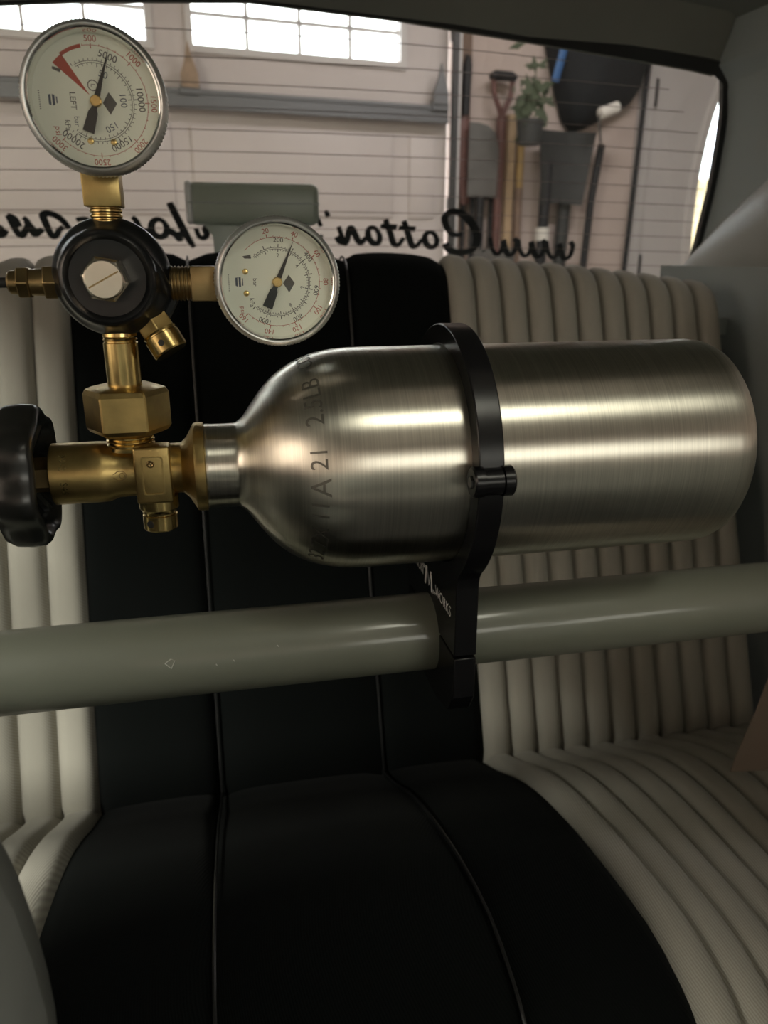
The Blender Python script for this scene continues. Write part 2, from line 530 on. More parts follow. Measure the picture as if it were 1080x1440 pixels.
# top section: frame around the two glazed openings
mb = MB()
gbox(DU0, DU1, GD, GD + 0.045, 1.604, 1.80, mb)
gbox(DU0, DU1, GD, GD + 0.045, 2.035, 2.14, mb)
wins = [(0.488, 1.384), (-0.592, 0.304), (-1.672, -0.776)]
edges = [DU1] + [e for a, b in wins for e in (b, a)] + [DU0]
for i in range(0, len(edges), 2):
    gbox(edges[i + 1], edges[i], GD, GD + 0.045, 1.80, 2.035, mb)
dpart(mb, 'door_section', 'door_white', smooth=0)
for a, b in wins:
    mb = MB()
    t = 0.028
    gbox(a - t, b + t, GD - 0.015, GD + 0.01, 1.80 - t, 1.80, mb)
    gbox(a - t, b + t, GD - 0.015, GD + 0.01, 2.035, 2.035 + t, mb)
    gbox(a - t, a, GD - 0.015, GD + 0.01, 1.80, 2.035, mb)
    gbox(b, b + t, GD - 0.015, GD + 0.01, 1.80, 2.035, mb)
    fr = dpart(mb, 'window_frame', 'frame_white', smooth=0)
    for k in range(1, 4):
        u = lerp(a, b, k / 4)
        dpart(gbox(u - 0.008, u + 0.008, GD + 0.012, GD + 0.028, 1.80, 2.035), 'muntin', 'frame_white', fr, smooth=0)
    dpart(gbox(a, b, GD + 0.012, GD + 0.028, 1.91, 1.926), 'muntin', 'frame_white', fr, smooth=0)
    for k in range(4):
        for r0, r1 in ((1.80, 1.91), (1.926, 2.035)):
            dpart(gbox(lerp(a, b, k / 4) + 0.009, lerp(a, b, (k + 1) / 4) - 0.009, GD + 0.018, GD + 0.021, r0, r1), 'pane', 'pane', fr, smooth=0)
# stiffening strut along the joint and its end brackets
mb = gbox(DU0 + 0.02, DU1 - 0.02, GD - 0.06, GD, 1.575, 1.615)
gbox(DU0 + 0.02, DU1 - 0.02, GD - 0.066, GD - 0.055, 1.56, 1.575, mb)
gbox(DU0 + 0.02, DU1 - 0.02, GD - 0.066, GD - 0.055, 1.615, 1.63, mb)
dpart(mb, 'strut', 'galv', smooth=0)
for u, m in ((0.455, 'rust'), (1.555, 'galv'), (-0.65, 'rust')):
    mb = MB().prism([(-0.034, 0), (0.034, 0), (0.034, 0.05), (0.012, 0.11), (0, 0.165), (-0.012, 0.11), (-0.034, 0.05)], 0.02,
                    Matrix.Translation(GP(u, GD - 0.062, 1.632)) @ GM.to_3x3().to_4x4() @ Matrix.Rotation(radians(90), 4, 'X'))
    mb.v = [v for v in mb.v]
    hb = dpart(mb, 'hinge_bracket', m)
    mb = gbox(u - 0.04, u + 0.04, GD - 0.075, GD - 0.045, 1.61, 1.645)
    dpart(mb, 'hinge_plate', 'galv', smooth=0)

# door track and timber jamb
tr = empty('garage_door_track', GP(1.63, GD - 0.06, 0), 'dark steel vertical track along the edge of the garage door', 'track')
build(gbox(1.606, 1.634, GD - 0.09, GD - 0.068, 0, 2.14), 'rail', 'track', tr, smooth=0)
build(gbox(1.634, 1.65, GD - 0.08, GD - 0.03, 0, 2.14), 'flange', 'frame_white', tr, smooth=0)
for z in (0.5, 1.2, 1.9):
    build(gbox(1.625, 1.66, GD - 0.05, GD, z, z + 0.05), 'bracket', 'galv', tr, smooth=0)
build(gbox(1.655, 1.725, GD - 0.025, GD, 0, 2.2), 'trim_1', 'wood', props=S, smooth=0)

# ---- entry door with oval light
ed = empty('door_2', GP(3.2, GD, 0), kind='structure')
build(gbox(2.66, 2.745, GD - 0.022, GD, 0, 2.1, bev=0.004), 'door_casing', 'door_grey', ed)
build(gbox(3.675, 3.76, GD - 0.022, GD, 0, 2.1, bev=0.004), 'door_casing', 'door_grey', ed)
build(gbox(2.66, 3.76, GD - 0.022, GD, 2.06, 2.15, bev=0.004), 'door_casing', 'door_grey', ed)
OC, OA, OB = (3.30, 1.20), 0.215, 0.735     # oval centre (u, z) and half axes
def oval(k, n=64):
    return [(OC[0] + (OA + k) * cos(2 * pi * i / n), OC[1] + (OB + k) * sin(2 * pi * i / n)) for i in range(n)]
def sqr(n=64):
    out = []
    for i in range(n):
        c, s_ = cos(2 * pi * i / n), sin(2 * pi * i / n)
        hu = (3.672 - OC[0]) if c > 0 else (OC[0] - 2.748)
        hz = (2.055 - OC[1]) if s_ > 0 else (OC[1] - 0.01)
        k = min(hu / max(abs(c), 1e-6), hz / max(abs(s_), 1e-6))
        out.append((OC[0] + k * c, OC[1] + k * s_))
    return out
GUZ = lambda d: Matrix.Translation(GN * d) @ GM.to_3x3().to_4x4() @ Matrix(((1, 0, 0, 0), (0, 0, 1, 0), (0, 1, 0, 0), (0, 0, 0, 1)))
build(MB().ringprism(sqr(), oval(0.02), 0.045, GUZ(GD)), 'door_leaf', 'door_grey', ed, smooth=30)
build(MB().ringprism(oval(0.055), oval(0.03), 0.02, GUZ(GD - 0.018)), 'oval_moulding', 'frame_white', ed, smooth=30)
build(MB().ringprism(oval(0.03), oval(0.0), 0.03, GUZ(GD - 0.008)), 'oval_moulding', 'frame_white', ed, smooth=30)
build(MB().prism(oval(0.01), 0.006, GUZ(GD + 0.015)), 'oval_glass', 'pane', ed, smooth=0)
for z in (0.2, 0.87, 1.70):
    hg = MB().lathe(GP(2.752, GD - 0.012, z), (0, 0, 1), [(0, 0), (0, 0.013), (0.125, 0.013), (0.125, 0)], 12)
    gbox(2.735, 2.775, GD - 0.005, GD - 0.001, z + 0.01, z + 0.115, hg)
    build(hg, 'hinge', 'tool_black', ed)
# dry hedge outside beyond the oval light
random.seed(3)
mb = MB()
rows = []
for i in range(13):
    row = []
    for j in range(17):
        th = pi * i / 12
        row.append(GP(4.2 + 6 * j / 16, 8.0 - 0.6 * cos(th) + random.uniform(-.06, .06), 1.9 * sin(th) ** 0.5 * (0.8 + 0.2 * random.random()) if 0 < i < 12 else 0))
    rows.append(row)
mb.grid(rows)
tag(build(mb, 'hedge', 'hedge'), 'dry tan hedge outdoors seen through the oval door glass', 'hedge')

# ---- ceiling lamps of the garage
for u, d, hu, hd, lb in ((1.7, 2.2, 0.65, 0.15, 'long white tube lamp on the ceiling near the tool wall'), (-2.007, -0.627, 0.55, 0.36, 'broad white lamp on the ceiling left of the car'), (0.518, -0.982, 0.18, 0.3, 'short wide white lamp on the ceiling above the car roof')):
    cl = empty('ceiling_lamp', GP(u, d, 2.46), lb, 'lamp', 'garage ceiling lamps')
    build(gbox(u - hu, u + hu, d - hd, d + hd, 2.465, 2.545, bev=0.01), 'housing', 'frame_white', cl)

# ---- tools on the wall right of the big door
def gt(u, d, z): return GP(u, GD - d, z)
def tools():
    # black-gripped bat-like loppers beside the jamb
    t = empty('garden_loppers', gt(1.70, 0.05, 1.28), 'black-gripped tool with red-brown paddle hung beside the brown jamb', 'garden tool')
    build(MB().tube([gt(1.695, 0.05, 1.84), gt(1.692, 0.05, 1.80), gt(1.69, 0.05, 1.6)], [0.012, 0.022, 0.017], 10), 'grip', 'tool_black', t)
    build(MB().tube([gt(1.69, 0.05, 1.60), gt(1.688, 0.05, 1.56), gt(1.69, 0.05, 1.5), gt(1.695, 0.05, 1.3), gt(1.70, 0.05, 1.22)], [0.014, 0.032, 0.036, 0.033, 0.02], 10, flat=0.4, up=GN), 'paddle', 'tool_red', t)
    build(MB().tube([gt(1.695, 0.03, 1.845), gt(1.695, 0.005, 1.86)], 0.006, 8), 'hook', 'tool_steel', t)
    # grey square spade blade, hung blade up
    t = empty('square_spade', gt(1.76, 0.085, 1.06), 'worn grey spade hung with its rounded blade upward', 'spade')
    pl = [(-0.075, 0), (0.075, 0), (0.08, 0.2), (0.06, 0.27), (0.02, 0.30), (-0.03, 0.31), (-0.075, 0.31)]
    build(MB().prism(pl, 0.006, Matrix.Translation(gt(1.76, 0.10, 1.255)) @ GM.to_3x3().to_4x4() @ Matrix.Rotation(radians(90), 4, 'X')), 'blade', 'tool_steel', t)
    build(MB().tube([gt(1.76, 0.085, 1.27), gt(1.76, 0.085, 1.06)], 0.017, 10), 'shaft', 'tool_black', t)
    # garden fork with dark tines below the spade
    t = empty('garden_fork', gt(1.77, 0.04, 0.7), 'dark-tined garden fork hanging behind the grey spade', 'garden fork')
    for k in range(4):
        build(MB().tube([gt(1.70 + 0.05 * k, 0.03, 1.26), gt(1.70 + 0.05 * k, 0.03, 0.98)], 0.012, 8), 'tine', 'tool_black', t)
    build(MB().tube([gt(1.69, 0.03, 1.26), gt(1.86, 0.03, 1.26)], 0.014, 8), 'crossbar', 'tool_black', t)
    # D-handled shovel with red shaft
    t = empty('garden_shovel', gt(1.865, 0.07, 0.6), 'shovel with dark D-shaped grip and red-brown shaft', 'shovel')
    build(MB().tube([gt(1.807, 0.07, 1.755), gt(1.825, 0.07, 1.768), gt(1.905, 0.07, 1.768), gt(1.923, 0.07, 1.755)], 0.022, 10), 'grip', 'tool_black', t)
    build(MB().tube([gt(x - 0.045, 0.07, z) for x, z in smooth_path([(1.862, 1.75), (1.868, 1.69), (1.895, 1.635), (1.91, 1.59)], 4)], 0.013, 8), 'yoke_arm', 'tool_red', t)
    build(MB().tube([gt(x - 0.045, 0.07, z) for x, z in smooth_path([(1.958, 1.75), (1.952, 1.69), (1.925, 1.635), (1.91, 1.59)], 4)], 0.013, 8), 'yoke_arm', 'tool_red', t)
    build(MB().tube([gt(1.865, 0.07, 1.60), gt(1.86, 0.07, 1.0)], [0.024, 0.019], 10), 'shaft', 'tool_red', t)
    build(MB().prism([(-0.11, 0), (0.11, 0), (0.11, -0.3), (0, -0.38), (-0.11, -0.3)], 0.006, Matrix.Translation(gt(1.855, 0.07, 1.02)) @ GM.to_3x3().to_4x4() @ Matrix.Rotation(radians(90), 4, 'X')), 'blade', 'tool_steel', t)
    # yellow handled tool
    t = empty('yellow_handled_rake', gt(1.985, 0.05, 0.9), 'tool with yellow handle and dark grip, right of the red-shafted shovel', 'rake')
    build(MB().tube([gt(1.985, 0.05, 1.50), gt(1.985, 0.05, 1.30)], 0.017, 10), 'handle', 'tool_yellow', t)
    build(MB().tube([gt(1.984, 0.05, 1.62), gt(1.985, 0.05, 1.49)], [0.015, 0.021], 10), 'grip', 'tool_black', t)
    build(MB().tube([gt(1.985, 0.05, 1.30), gt(1.985, 0.05, 0.95)], 0.019, 10), 'shaft', 'wood', t)
    mb = MB()
    for k in range(7):
        mb.tube([gt(1.985, 0.05, 0.96), gt(1.90 + 0.028 * k, 0.05, 0.8)], 0.004, 6)
    build(mb, 'tines', 'tool_steel', t)
    # pale timber batten behind the tools
    b = build(gbox(1.925, 1.965, GD - 0.03, GD, 0.4, 1.62), 'wall_batten', 'wood_pale', smooth=0)
    tag(b, 'pale upright batten on the wall behind the hanging shovels', 'batten')
    # plant cluster
    t = empty('hanging_plant', gt(1.885, 0.30, 1.455), 'dusty dark green potted plant hanging left of the black bag', 'plant')
    random.seed(11)
    mb = MB()
    for k in range(90):
        c = gt(1.885 + max(-0.08, min(0.08, random.gauss(0, 0.04))), 0.30 + random.uniform(-0.04, 0.04), 1.635 + random.gauss(0, 0.06))
        a = random.uniform(0, 2 * pi); l = random.uniform(0.02, 0.045)
        dv = Vector((cos(a), random.uniform(-.3, .3), sin(a))) * l
        nv = Vector((-sin(a), 0, cos(a))) * l * 0.35
        mb.add([c - dv, c + nv, c + dv, c - nv], [(0, 1, 2, 3)])
    build(mb, 'foliage', 'tool_green', t, smooth=0, props={'kind': 'stuff'})
    build(MB().lathe(gt(1.885, 0.30, 1.455), (0, 0, 1), [(0, 0), (0, 0.045), (0.10, 0.06), (0.10, 0.052), (0.02, 0.0)], 20), 'pot', 'tool_dark', t)
    # dark dustpan-like snow shovel, blade up
    t = empty('snow_shovel', gt(2.095, 0.10, 0.5), 'dark grey snow shovel hung with its flared scoop upward', 'snow shovel')
    rows = []
    for i in range(7):
        z = 1.235 + 0.315 * i / 6
        row = []
        for j in range(9):
            h = lerp(0.115, 0.155, i / 6)
            x = -1 + j / 4
            row.append(gt(2.18 + 0.012 * i / 6 + h * x, 0.10 + 0.03 * x * x, z - 0.012 * abs(x) * (i == 0)))
        rows.append(row)
    build(MB().grid(rows, GN * 0.006), 'scoop', 'tool_dark', t)
    build(MB().tube([gt(2.11, 0.09, 1.42), gt(2.105, 0.09, 1.0), gt(2.095, 0.09, 0.55)], 0.026, 12), 'shaft', 'tool_black', t)
    build(MB().tube([gt(2.105, 0.09, 1.12), gt(2.105, 0.09, 1.06)], 0.036, 12), 'collar', 'tool_white', t)
    # second dark shaft next to it
    b = build(MB().tube([gt(2.25, 0.05, 1.40), gt(2.225, 0.05, 0.5)], [0.03, 0.034], 12), 'broom_handle', 'tool_dark')
    tag(b, 'thick dark pole standing behind the snow shovel scoop', 'pole')
    # big black bag
    t = empty('black_bag', gt(2.4, 0.15, 1.45), 'large black sagging bag hung high on the wall', 'bag')
    out = [(2.10, 2.30), (2.09, 1.95), (2.13, 1.83), (2.17, 1.72), (2.22, 1.61), (2.28, 1.555), (2.36, 1.575), (2.47, 1.62), (2.60, 1.68), (2.66, 1.76), (2.695, 1.87), (2.70, 2.0), (2.68, 2.30)]
    c = (2.39, 1.97)
    out = [(2.09 + (x - 2.09) * 0.93, z) for x, z in out]
    mb = MB(); rows = []
    for k in range(7):
        f = cos(pi / 2 * k / 6)
        rows.append([gt(c[0] + (x - c[0]) * f, 0.02 + 0.17 * sin(pi / 2 * k / 6) ** 0.8, c[1] + (z - c[1]) * f) for x, z in out + [out[0]]])
    mb.grid(rows)
    build(mb, 'sack', 'bag', t, smooth=60)
    build(MB().tube([gt(2.13, 0.16, 1.98), gt(2.12, 0.15, 1.86), gt(2.10, 0.13, 1.75)], 0.02, 8, flat=0.4, up=GN), 'blue_strap', 'tool_blue', t)
    # paint roller on pole
    t = empty('paint_roller', gt(2.42, 0.24, 0.4), 'white paint roller on a long black pole', 'paint roller')
    build(MB().tube([gt(2.40, 0.10, 1.50), gt(2.365, 0.10, 1.25), gt(2.32, 0.10, 0.4)], 0.018, 10), 'pole', 'tool_black', t)
    a, b_ = gt(2.265, 0.26, 1.605), gt(2.365, 0.26, 1.64)
    build(MB().tube([a, lerp(a, b_, .05), lerp(a, b_, .95), b_], [0.018, 0.026, 0.026, 0.018], 14), 'roller', 'tool_white', t)
    build(MB().tube([gt(2.40, 0.10, 1.49), gt(2.31, 0.22, 1.50), gt(2.266, 0.26, 1.59), gt(2.266, 0.26, 1.605)], 0.006, 8), 'roller_arm', 'tool_steel', t)
    # slim black pole
    b = build(MB().tube([gt(2.67, 0.06, 2.0), gt(2.655, 0.06, 1.75), gt(2.627, 0.06, 0.9), gt(2.615, 0.06, 0.02)], 0.013, 10), 'black_pole', 'tool_black')
    tag(b, 'slim black pole leaning beside the white door casing', 'pole')
tools()

# ================================================================== CAR SHELL (setting)
# rear window plane: from (y 1.2, z .96) up to (y .954, z 1.252)
SD = Vector((0, -0.24, 0.285)).normalized()
SN = Vector((0, 0.285, 0.24)).normalized()          # outward
def WP(x, s, o=0.0): return Vector((x, 1.2, 0.96)) + SD * s + SN * o
wtop = [(0.055, 0.386), (0.22, 0.3765), (0.375, 0.362), (0.527, 0.3475), (0.60, 0.340), (0.632, 0.335), (0.650, 0.325), (0.6575, 0.312)]
wside = [(0.674, 0.28), (0.690, 0.242), (0.719, 0.164), (0.750, 0.0615), (0.772, -0.015), (0.785, -0.06)]
half = wtop + wside
loop = half + [(2 * XC - x, s) for x, s in reversed(half)][:-1]
glassm = MB()
glassm.prism([(x, s) for x, s in loop], 0.004, Matrix(((1, 0, 0, 0), (0, SD.y, SN.y, 1.2), (0, SD.z, SN.z, 0.96), (0, 0, 0, 1))))
win = build(glassm, 'window_1', 'rear_glass', smooth=0, origin=(XC, 1.2, 0.9), props=S)
# black rubber seal round it
def off(pts, k):
    cx, cs = XC, 0.16
    return [(x + k * (1 if x > cx else -1 if x < cx else 0), s + (k if s > cs else -k)) for x, s in pts]
sm = MB().ringprism([(x, s) for x, s in off(loop, 0.014)], loop, 0.012, Matrix(((1, 0, 0, 0), (0, SD.y, SN.y, 1.2 - SN.y * 0.006), (0, SD.z, SN.z, 0.96 - SN.z * 0.006), (0, 0, 0, 1))))
build(sm, 'window_seal', 'seal', win)
# heating wires printed on the inside
for k in range(13):
    s0 = 0.352 - k * 0.0285
    hw = interp([(0.0, 0.70), (0.0615, 0.69), (0.164, 0.66), (0.242, 0.63), (0.33, 0.52), (0.345, 0.45), (0.36, 0.3)], s0)
    mb = MB().tube([WP(XC + hw * t, s0 - 0.012 * t * t, -0.0006) for t in [i / 8 - 1 for i in range(17)]], 0.0005, 5)
    build(mb, 'heating_wire', 'heat', win, smooth=0)

# headliner
def roofz(x, y): return 1.266 + 0.018 * (1 - ((x - XC) / 0.65) ** 2) + 0.035 * (1 - exp(-max(0, 0.97 - y) / 0.35))
def roofp(x, y):
    return (x, y, roofz(x, y) - 0.13 * max(0, (abs(x - XC) - 0.56) / 0.12) ** 2 * 0.35)
def roof_patch(x0, x1, ya, yb, nx, ny, mb):
    return mb.grid([[roofp(lerp(x0, x1, j / nx), lerp(ya(lerp(x0, x1, j / nx)), yb, i / ny)) for j in range(nx + 1)] for i in range(ny + 1)], (0, 0, 0.03))
rear_edge = lambda x: 0.935 + 0.06 * (abs(x - XC) / 0.65) ** 2
rf = MB()
roof_patch(-0.62, 0.73, rear_edge, 0.30, 24, 10, rf)                       # rear roof panel
roof_patch(-0.62, 0.13, lambda x: 0.30, -0.52, 12, 10, rf)                 # roof left of the open sunroof
roof_patch(0.42, 0.73, lambda x: 0.30, -0.52, 4, 10, rf)
roof_patch(-0.62, 0.73, lambda x: -0.52, -0.72, 24, 2, rf)
build(rf, 'ceiling_headliner', 'headliner', props=S)
# header trim between headliner and rear glass
rows = [[], [], [], []]
hx = [(2 * XC - x, s) for x, s in reversed(wtop[:6])] + wtop[1:6]
for x, s in hx:
    a = WP(x, s - 0.003, -0.004)
    yb = 0.935 + 0.06 * (abs(x - XC) / 0.65) ** 2
    b = Vector((x, yb - 0.035, roofz(x, yb) + 0.004))
    for k in range(4):
        p = a.lerp(b, k / 3)
        p.z -= 0.006 * sin(pi * k / 3)
        rows[k].append(p)
build(MB().grid(rows, (0, 0.012, 0.02)), 'trim_2', 'headliner', props=S)

# C-pillar trims, side walls, floor, package shelf, door posts
def side(sg, nm):
    def X(x): return XC + sg * (x - XC)
    rows = []
    edge = [(0.632, 0.345)] + [(x + 0.006, s) for x, s in wtop[6:]] + [(x + 0.008, s) for x, s in wside]
    edge = smooth_path(edge, 2)
    for x, s in edge:
        a = WP(x, s, -0.004)
        row = []
        for k in range(9):
            t = k / 8
            row.append((X(lerp(a.x, 0.688 + 0.05 * (1.24 - a.z), t) + 0.0), lerp(a.y, 0.56, t), a.z + 0.012 * sin(pi * min(1, t * 1.2)) * (a.z > 1.2) + (1.25 - a.z) * 0.0))
        if not rows:
            rows.append([(px_, py_, 1.31) for px_, py_, pz_ in row])
        rows.append(row)
    build(MB().grid(rows, (sg * 0.02, 0, 0)), 'trim_pillar_' + nm, 'trim_grey', props=S, smooth=60)
    # lower side wall
    mb = MB().box((X(0.665), 0.20, 0.565), (0.05, 1.95, 0.65), 0.01)
    build(mb, 'wall_cabin_' + nm, 'trim_grey', props=S)
    # inner quarter trim beside the rear bench
    prof = []
    for i in range(10):
        z = lerp(0.30, 0.985, i / 9)
        prof.append([(X(0.60 + 0.02 * sin(pi * j / 8)), lerp(0.42, 1.0, j / 8), z) for j in range(9)])
    build(MB().grid(prof, (sg * 0.03, 0, 0)), 'trim_quarter_' + nm, 'trim_grey', props=S)
    # padded upper edge of the quarter trim, rising forward
    path = smooth_path([(X(0.682), 1.06, 0.955), (X(0.664), 0.985, 0.962), (X(0.672), 0.92, 0.985), (X(0.692), 0.84, 1.025), (X(0.717), 0.74, 1.08), (X(0.747), 0.6, 1.155)], 5)
    n = len(path)
    build(MB().tube(path, [lerp(0.012, 0.085, min(1, (i / n) ** 0.7 * 1.35)) for i in range(n)], 24), 'trim_bolster_' + nm, 'vinyl', props=S)
    # windscreen pillar and belt-line rail of the door
    build(MB().tube([(X(0.70), 0.10, 1.27), (X(0.70), -0.55, 1.25), (X(0.70), -1.15, 0.93)], 0.03, 8), 'trim_windscreen_' + nm, 'trim_grey', props=S)
side(1, 'right'); side(-1, 'left')
build(MB().box((XC, 0.05, 0.22), (1.22, 2.3, 0.04)), 'floor_cabin', 'carpet', props=S)
mb = MB().grid([[(lerp(-0.60, 0.71, j / 4), lerp(0.86, 1.24, i / 3), lerp(0.925, 0.93, i / 3)) for j in range(5)] for i in range(4)], (0, 0, -0.02))
build(mb, 'floor_parcel_shelf', 'trim_grey', props=S)
build(MB().box((XC, -1.12, 0.60), (1.26, 0.08, 0.66), 0.02), 'wall_dashboard', 'trim_grey', props=S)
build(MB().box((XC, 1.26, 0.60), (1.5, 0.05, 0.66)), 'wall_bulkhead', 'trim_grey', props=S)

# ================================================================== REAR BENCH
PW = 0.0385
def back_pt(x, s):
    """backrest skin: s 0 at the crease .. 1 at the top front edge .. 1.5 behind"""
    zt = 1.010 - 0.034 * ((x - XC) / 0.5) ** 2
    L = zt - 0.04
    if s <= 0.08:
        t = s / 0.08
        z = lerp(0.455, 0.50, t); y = 0.655 - 0.011 * t
        return Vector((x, y, z)), Vector((0, -0.93, -0.3)).normalized()
    if s <= 1.0:
        t = (s - 0.08) / 0.92
        z = lerp(0.50, L, t)
        return Vector((x, 0.644 + 0.38 * (z - 0.5), z)), Vector((0, -0.935, 0.355))
    t = (s - 1.0) / 0.5
    y0 = 0.644 + 0.38 * (L - 0.5)
    a = radians(20) + t * radians(150)
    R = 0.042
    c = Vector((x, y0 + R * cos(radians(20)), L - R * sin(radians(20))))
    nrm = Vector((0, -cos(a), sin(a)))
    return c + nrm * R, nrm

SS = [0, 0.03, 0.06, 0.09, 0.14] + [0.2 + 0.1 * i for i in range(8)] + [0.96] + [1.0 + 0.0625 * i for i in range(9)]
def skin(surf, ss, xa, xb, bulge, ncross=7, base=0.014, tuck=None):
    """one stuffed strip of upholstery following surf between xa(s) and xb(s)"""
    rows = []
    for s in ss:
        row = []
        for j in range(ncross):
            u = j / (ncross - 1)
            x = lerp(xa(s), xb(s), u)
            p, nrm = surf(x, s)
            k = (1 - abs(2 * u - 1) ** 2.6)
            b = bulge * k * (tuck(s) if tuck else 1)
            if j in (0, ncross - 1): b = -0.004
            row.append(p + nrm * b)
        rows.append(row)
    mb = MB()
    a, b = len(rows), ncross
    vs = [p for r in rows for p in r]
    fs = [(i * b + j, i * b + j + 1, (i + 1) * b + j + 1, (i + 1) * b + j) for i in range(a - 1) for j in range(b - 1)]
    # closed underside
    N = len(vs)
    for i, s in enumerate(ss):
        for x in (xa(s), xb(s)):
            p, nrm = surf(x, s)
            vs.append(p - nrm * base)
    for i in range(a - 1):
        l0, r0, l1, r1 = N + 2 * i, N + 2 * i + 1, N + 2 * i + 2, N + 2 * i + 3
        fs += [(i * b, (i + 1) * b, l1, l0), (i * b + b - 1, r0, r1, (i + 1) * b + b - 1), (l0, l1, r1, r0)]
    fs.append(tuple(range(b)) + (N + 1, N))
    fs.append(tuple(reversed(range((a - 1) * b, a * b))) + (N + 2 * (a - 1), N + 2 * (a - 1) + 1))
    return mb.add(vs, fs)

bench = empty('rear_bench_seat', (XC, 0.65, 0.28), 'rear bench seat in pleated off-white tweed with a black centre band', 'car seat')
seat = build(MB().grid([[(x, 0.675 + 0.38 * (z - 0.5), z) for x in (-0.41, 0.55)] for z in (0.47, 0.93)], (0, 0.04, 0)), 'backrest', 'carpet', bench, smooth=0)
tk = lambda s: sstep(0, 0.08, s)
cx = lambda v: (lambda s: v)
XB = [-0.139, -0.025, 0.137, 0.246]
for a, b in zip(XB[:-1], XB[1:]):
    build(skin(back_pt, SS, cx(a), cx(b), 0.006, 9, tuck=tk), 'black_panel', 'black_tweed', seat, smooth=70)
nR = 11
wR = (0.566 - XB[3]) / nR
wL = 0.0345
for k in range(nR):
    build(skin(back_pt, SS, cx(XB[3] + k * wR), cx(XB[3] + (k + 1) * wR), 0.007, tuck=tk), 'pleat', 'white_tweed', seat, smooth=70)
for k in range(8):
    build(skin(back_pt, SS, cx(XB[0] - (k + 1) * wL), cx(XB[0] - k * wL), 0.007, tuck=tk), 'pleat', 'white_tweed', seat, smooth=70)
for x in XB[1:3]:
    build(MB().tube([back_pt(x, s)[0] + back_pt(x, s)[1] * 0.0004 for s in SS[1:]], 0.0012, 6), 'seam_piping', 'piping', seat)
# ---- cushion
PROF = [(0.246, 0.40), (0.249, 0.50), (0.254, 0.56), (0.262, 0.590), (0.272, 0.606), (0.285, 0.617), (0.303, 0.624), (0.345, 0.629), (0.418, 0.611), (0.515, 0.569), (0.60, 0.520), (0.641, 0.500), (0.67, 0.485), (0.70, 0.47)]
PROFS = sorted(smooth_path(PROF, 6))
def cush(x, y):
    z = interp(PROFS, y)
    d = (x - XC) / 0.30
    return z - 0.10 * (1 - exp(-d * d)) * (1 - sstep(0.33, 0.60, y)) - 0.006 * sstep(0.46, 0.66, y) * min(1, d * d)
def cush_pt(x, s):
    y = s
    e = 0.006
    p = Vector((x, y, cush(x, y)))
    dy = Vector((0, 2 * e, cush(x, y + e) - cush(x, y - e)))
    dx = Vector((2 * e, 0, cush(x + e, y) - cush(x - e, y)))
    return p, dx.cross(dy).normalized()
YY = [0.69, 0.68, 0.67, 0.655] + [0.64 - 0.02 * i for i in range(18)] + [0.288, 0.28, 0.272, 0.266, 0.26, 0.256, 0.252, 0.248]
cu = build(MB().box((XC, 0.46, 0.345), (0.98, 0.38, 0.11), 0.01), 'cushion', 'carpet', bench)
ctk = lambda s: 1 - sstep(0.64, 0.70, s)
for a, b in zip(XB[:-1], XB[1:]):
    build(skin(cush_pt, YY, cx(a), cx(b), 0.004, 9, tuck=ctk), 'black_panel', 'black_tweed', cu, smooth=70)
for k in range(nR):
    build(skin(cush_pt, YY, cx(XB[3] + k * wR), cx(XB[3] + (k + 1) * wR), 0.006, tuck=ctk), 'pleat', 'white_tweed', cu, smooth=70)
for k in range(8):
    build(skin(cush_pt, YY, cx(XB[0] - (k + 1) * wL), cx(XB[0] - k * wL), 0.006, tuck=ctk), 'pleat', 'white_tweed', cu, smooth=70)
for x in XB[1:3]:
    build(MB().tube([cush_pt(x, y)[0] + cush_pt(x, y)[1] * 0.0004 for y in YY[2:]], 0.0012, 6), 'seam_piping', 'piping', cu)

# ---- seat belt lying on the right of the cushion
path = smooth_path([(0.585, 0.60, 0.97), (0.535, 0.535, 0.82), (0.472, 0.497, 0.70), (0.449, 0.488, 0.63), (0.434, 0.484, 0.59), (0.429, 0.482, 0.574)], 5)
mb = MB(); rows = []
for i, p in enumerate(path):
    rows.append([Vector(p) + Vector((0.97, 0.10, -0.18)).normalized() * w_ for w_ in (-0.0235, -0.012, 0, 0.012, 0.0235)])
mb.grid(rows, (0.0006, 0.0012, 0.0004))
tag(build(mb, 'seat_belt', 'belt'), 'tan seat belt webbing hanging at the right end of the bench', 'seat belt')

# ---- front seat back, lower left
fs = empty('front_seat', (-0.30, 0.20, 0.26), 'grey vinyl front seat back close in the lower left corner', 'car seat')
FW = [(0.40, 0.20), (0.45, 0.222), (0.60, 0.222), (0.74, 0.225), (0.79, 0.2255), (0.84, 0.2165), (0.88, 0.190), (0.91, 0.145), (0.93, 0.09), (0.935, 0.03)]
mb = MB(); rows = []
for z, w in smooth_path(FW, 3):
    row = []
    th_ = 0.056 * (1 if z < 0.82 else max(0.15, sqrt(max(0, 1 - ((z - 0.82) / 0.117) ** 2))))
    for j in range(41):
        a = 2 * pi * j / 40
        ca, sa = cos(a), sin(a)
        px = abs(ca) ** 0.55 * (1 if ca > 0 else -1)
        py = abs(sa) ** 0.8 * (1 if sa > 0 else -1)
        row.append((-0.288 + w * px, 0.165 + 0.10 * (z - 0.6) + th_ * py, z))
    rows.append(row)
mb.grid(rows)
build(mb, 'backrest', 'seat_vinyl', fs, smooth=80)
for j in (7, 13):
    build(MB().tube([Vector(r[j]) + Vector((0, 0.0005, 0)) for r in rows[2:]], 0.0022, 8), 'seam_piping', 'piping', fs)
build(MB().box((-0.305, -0.10, 0.36), (0.42, 0.46, 0.14), 0.05, seg=4), 'cushion', 'seat_vinyl', fs)

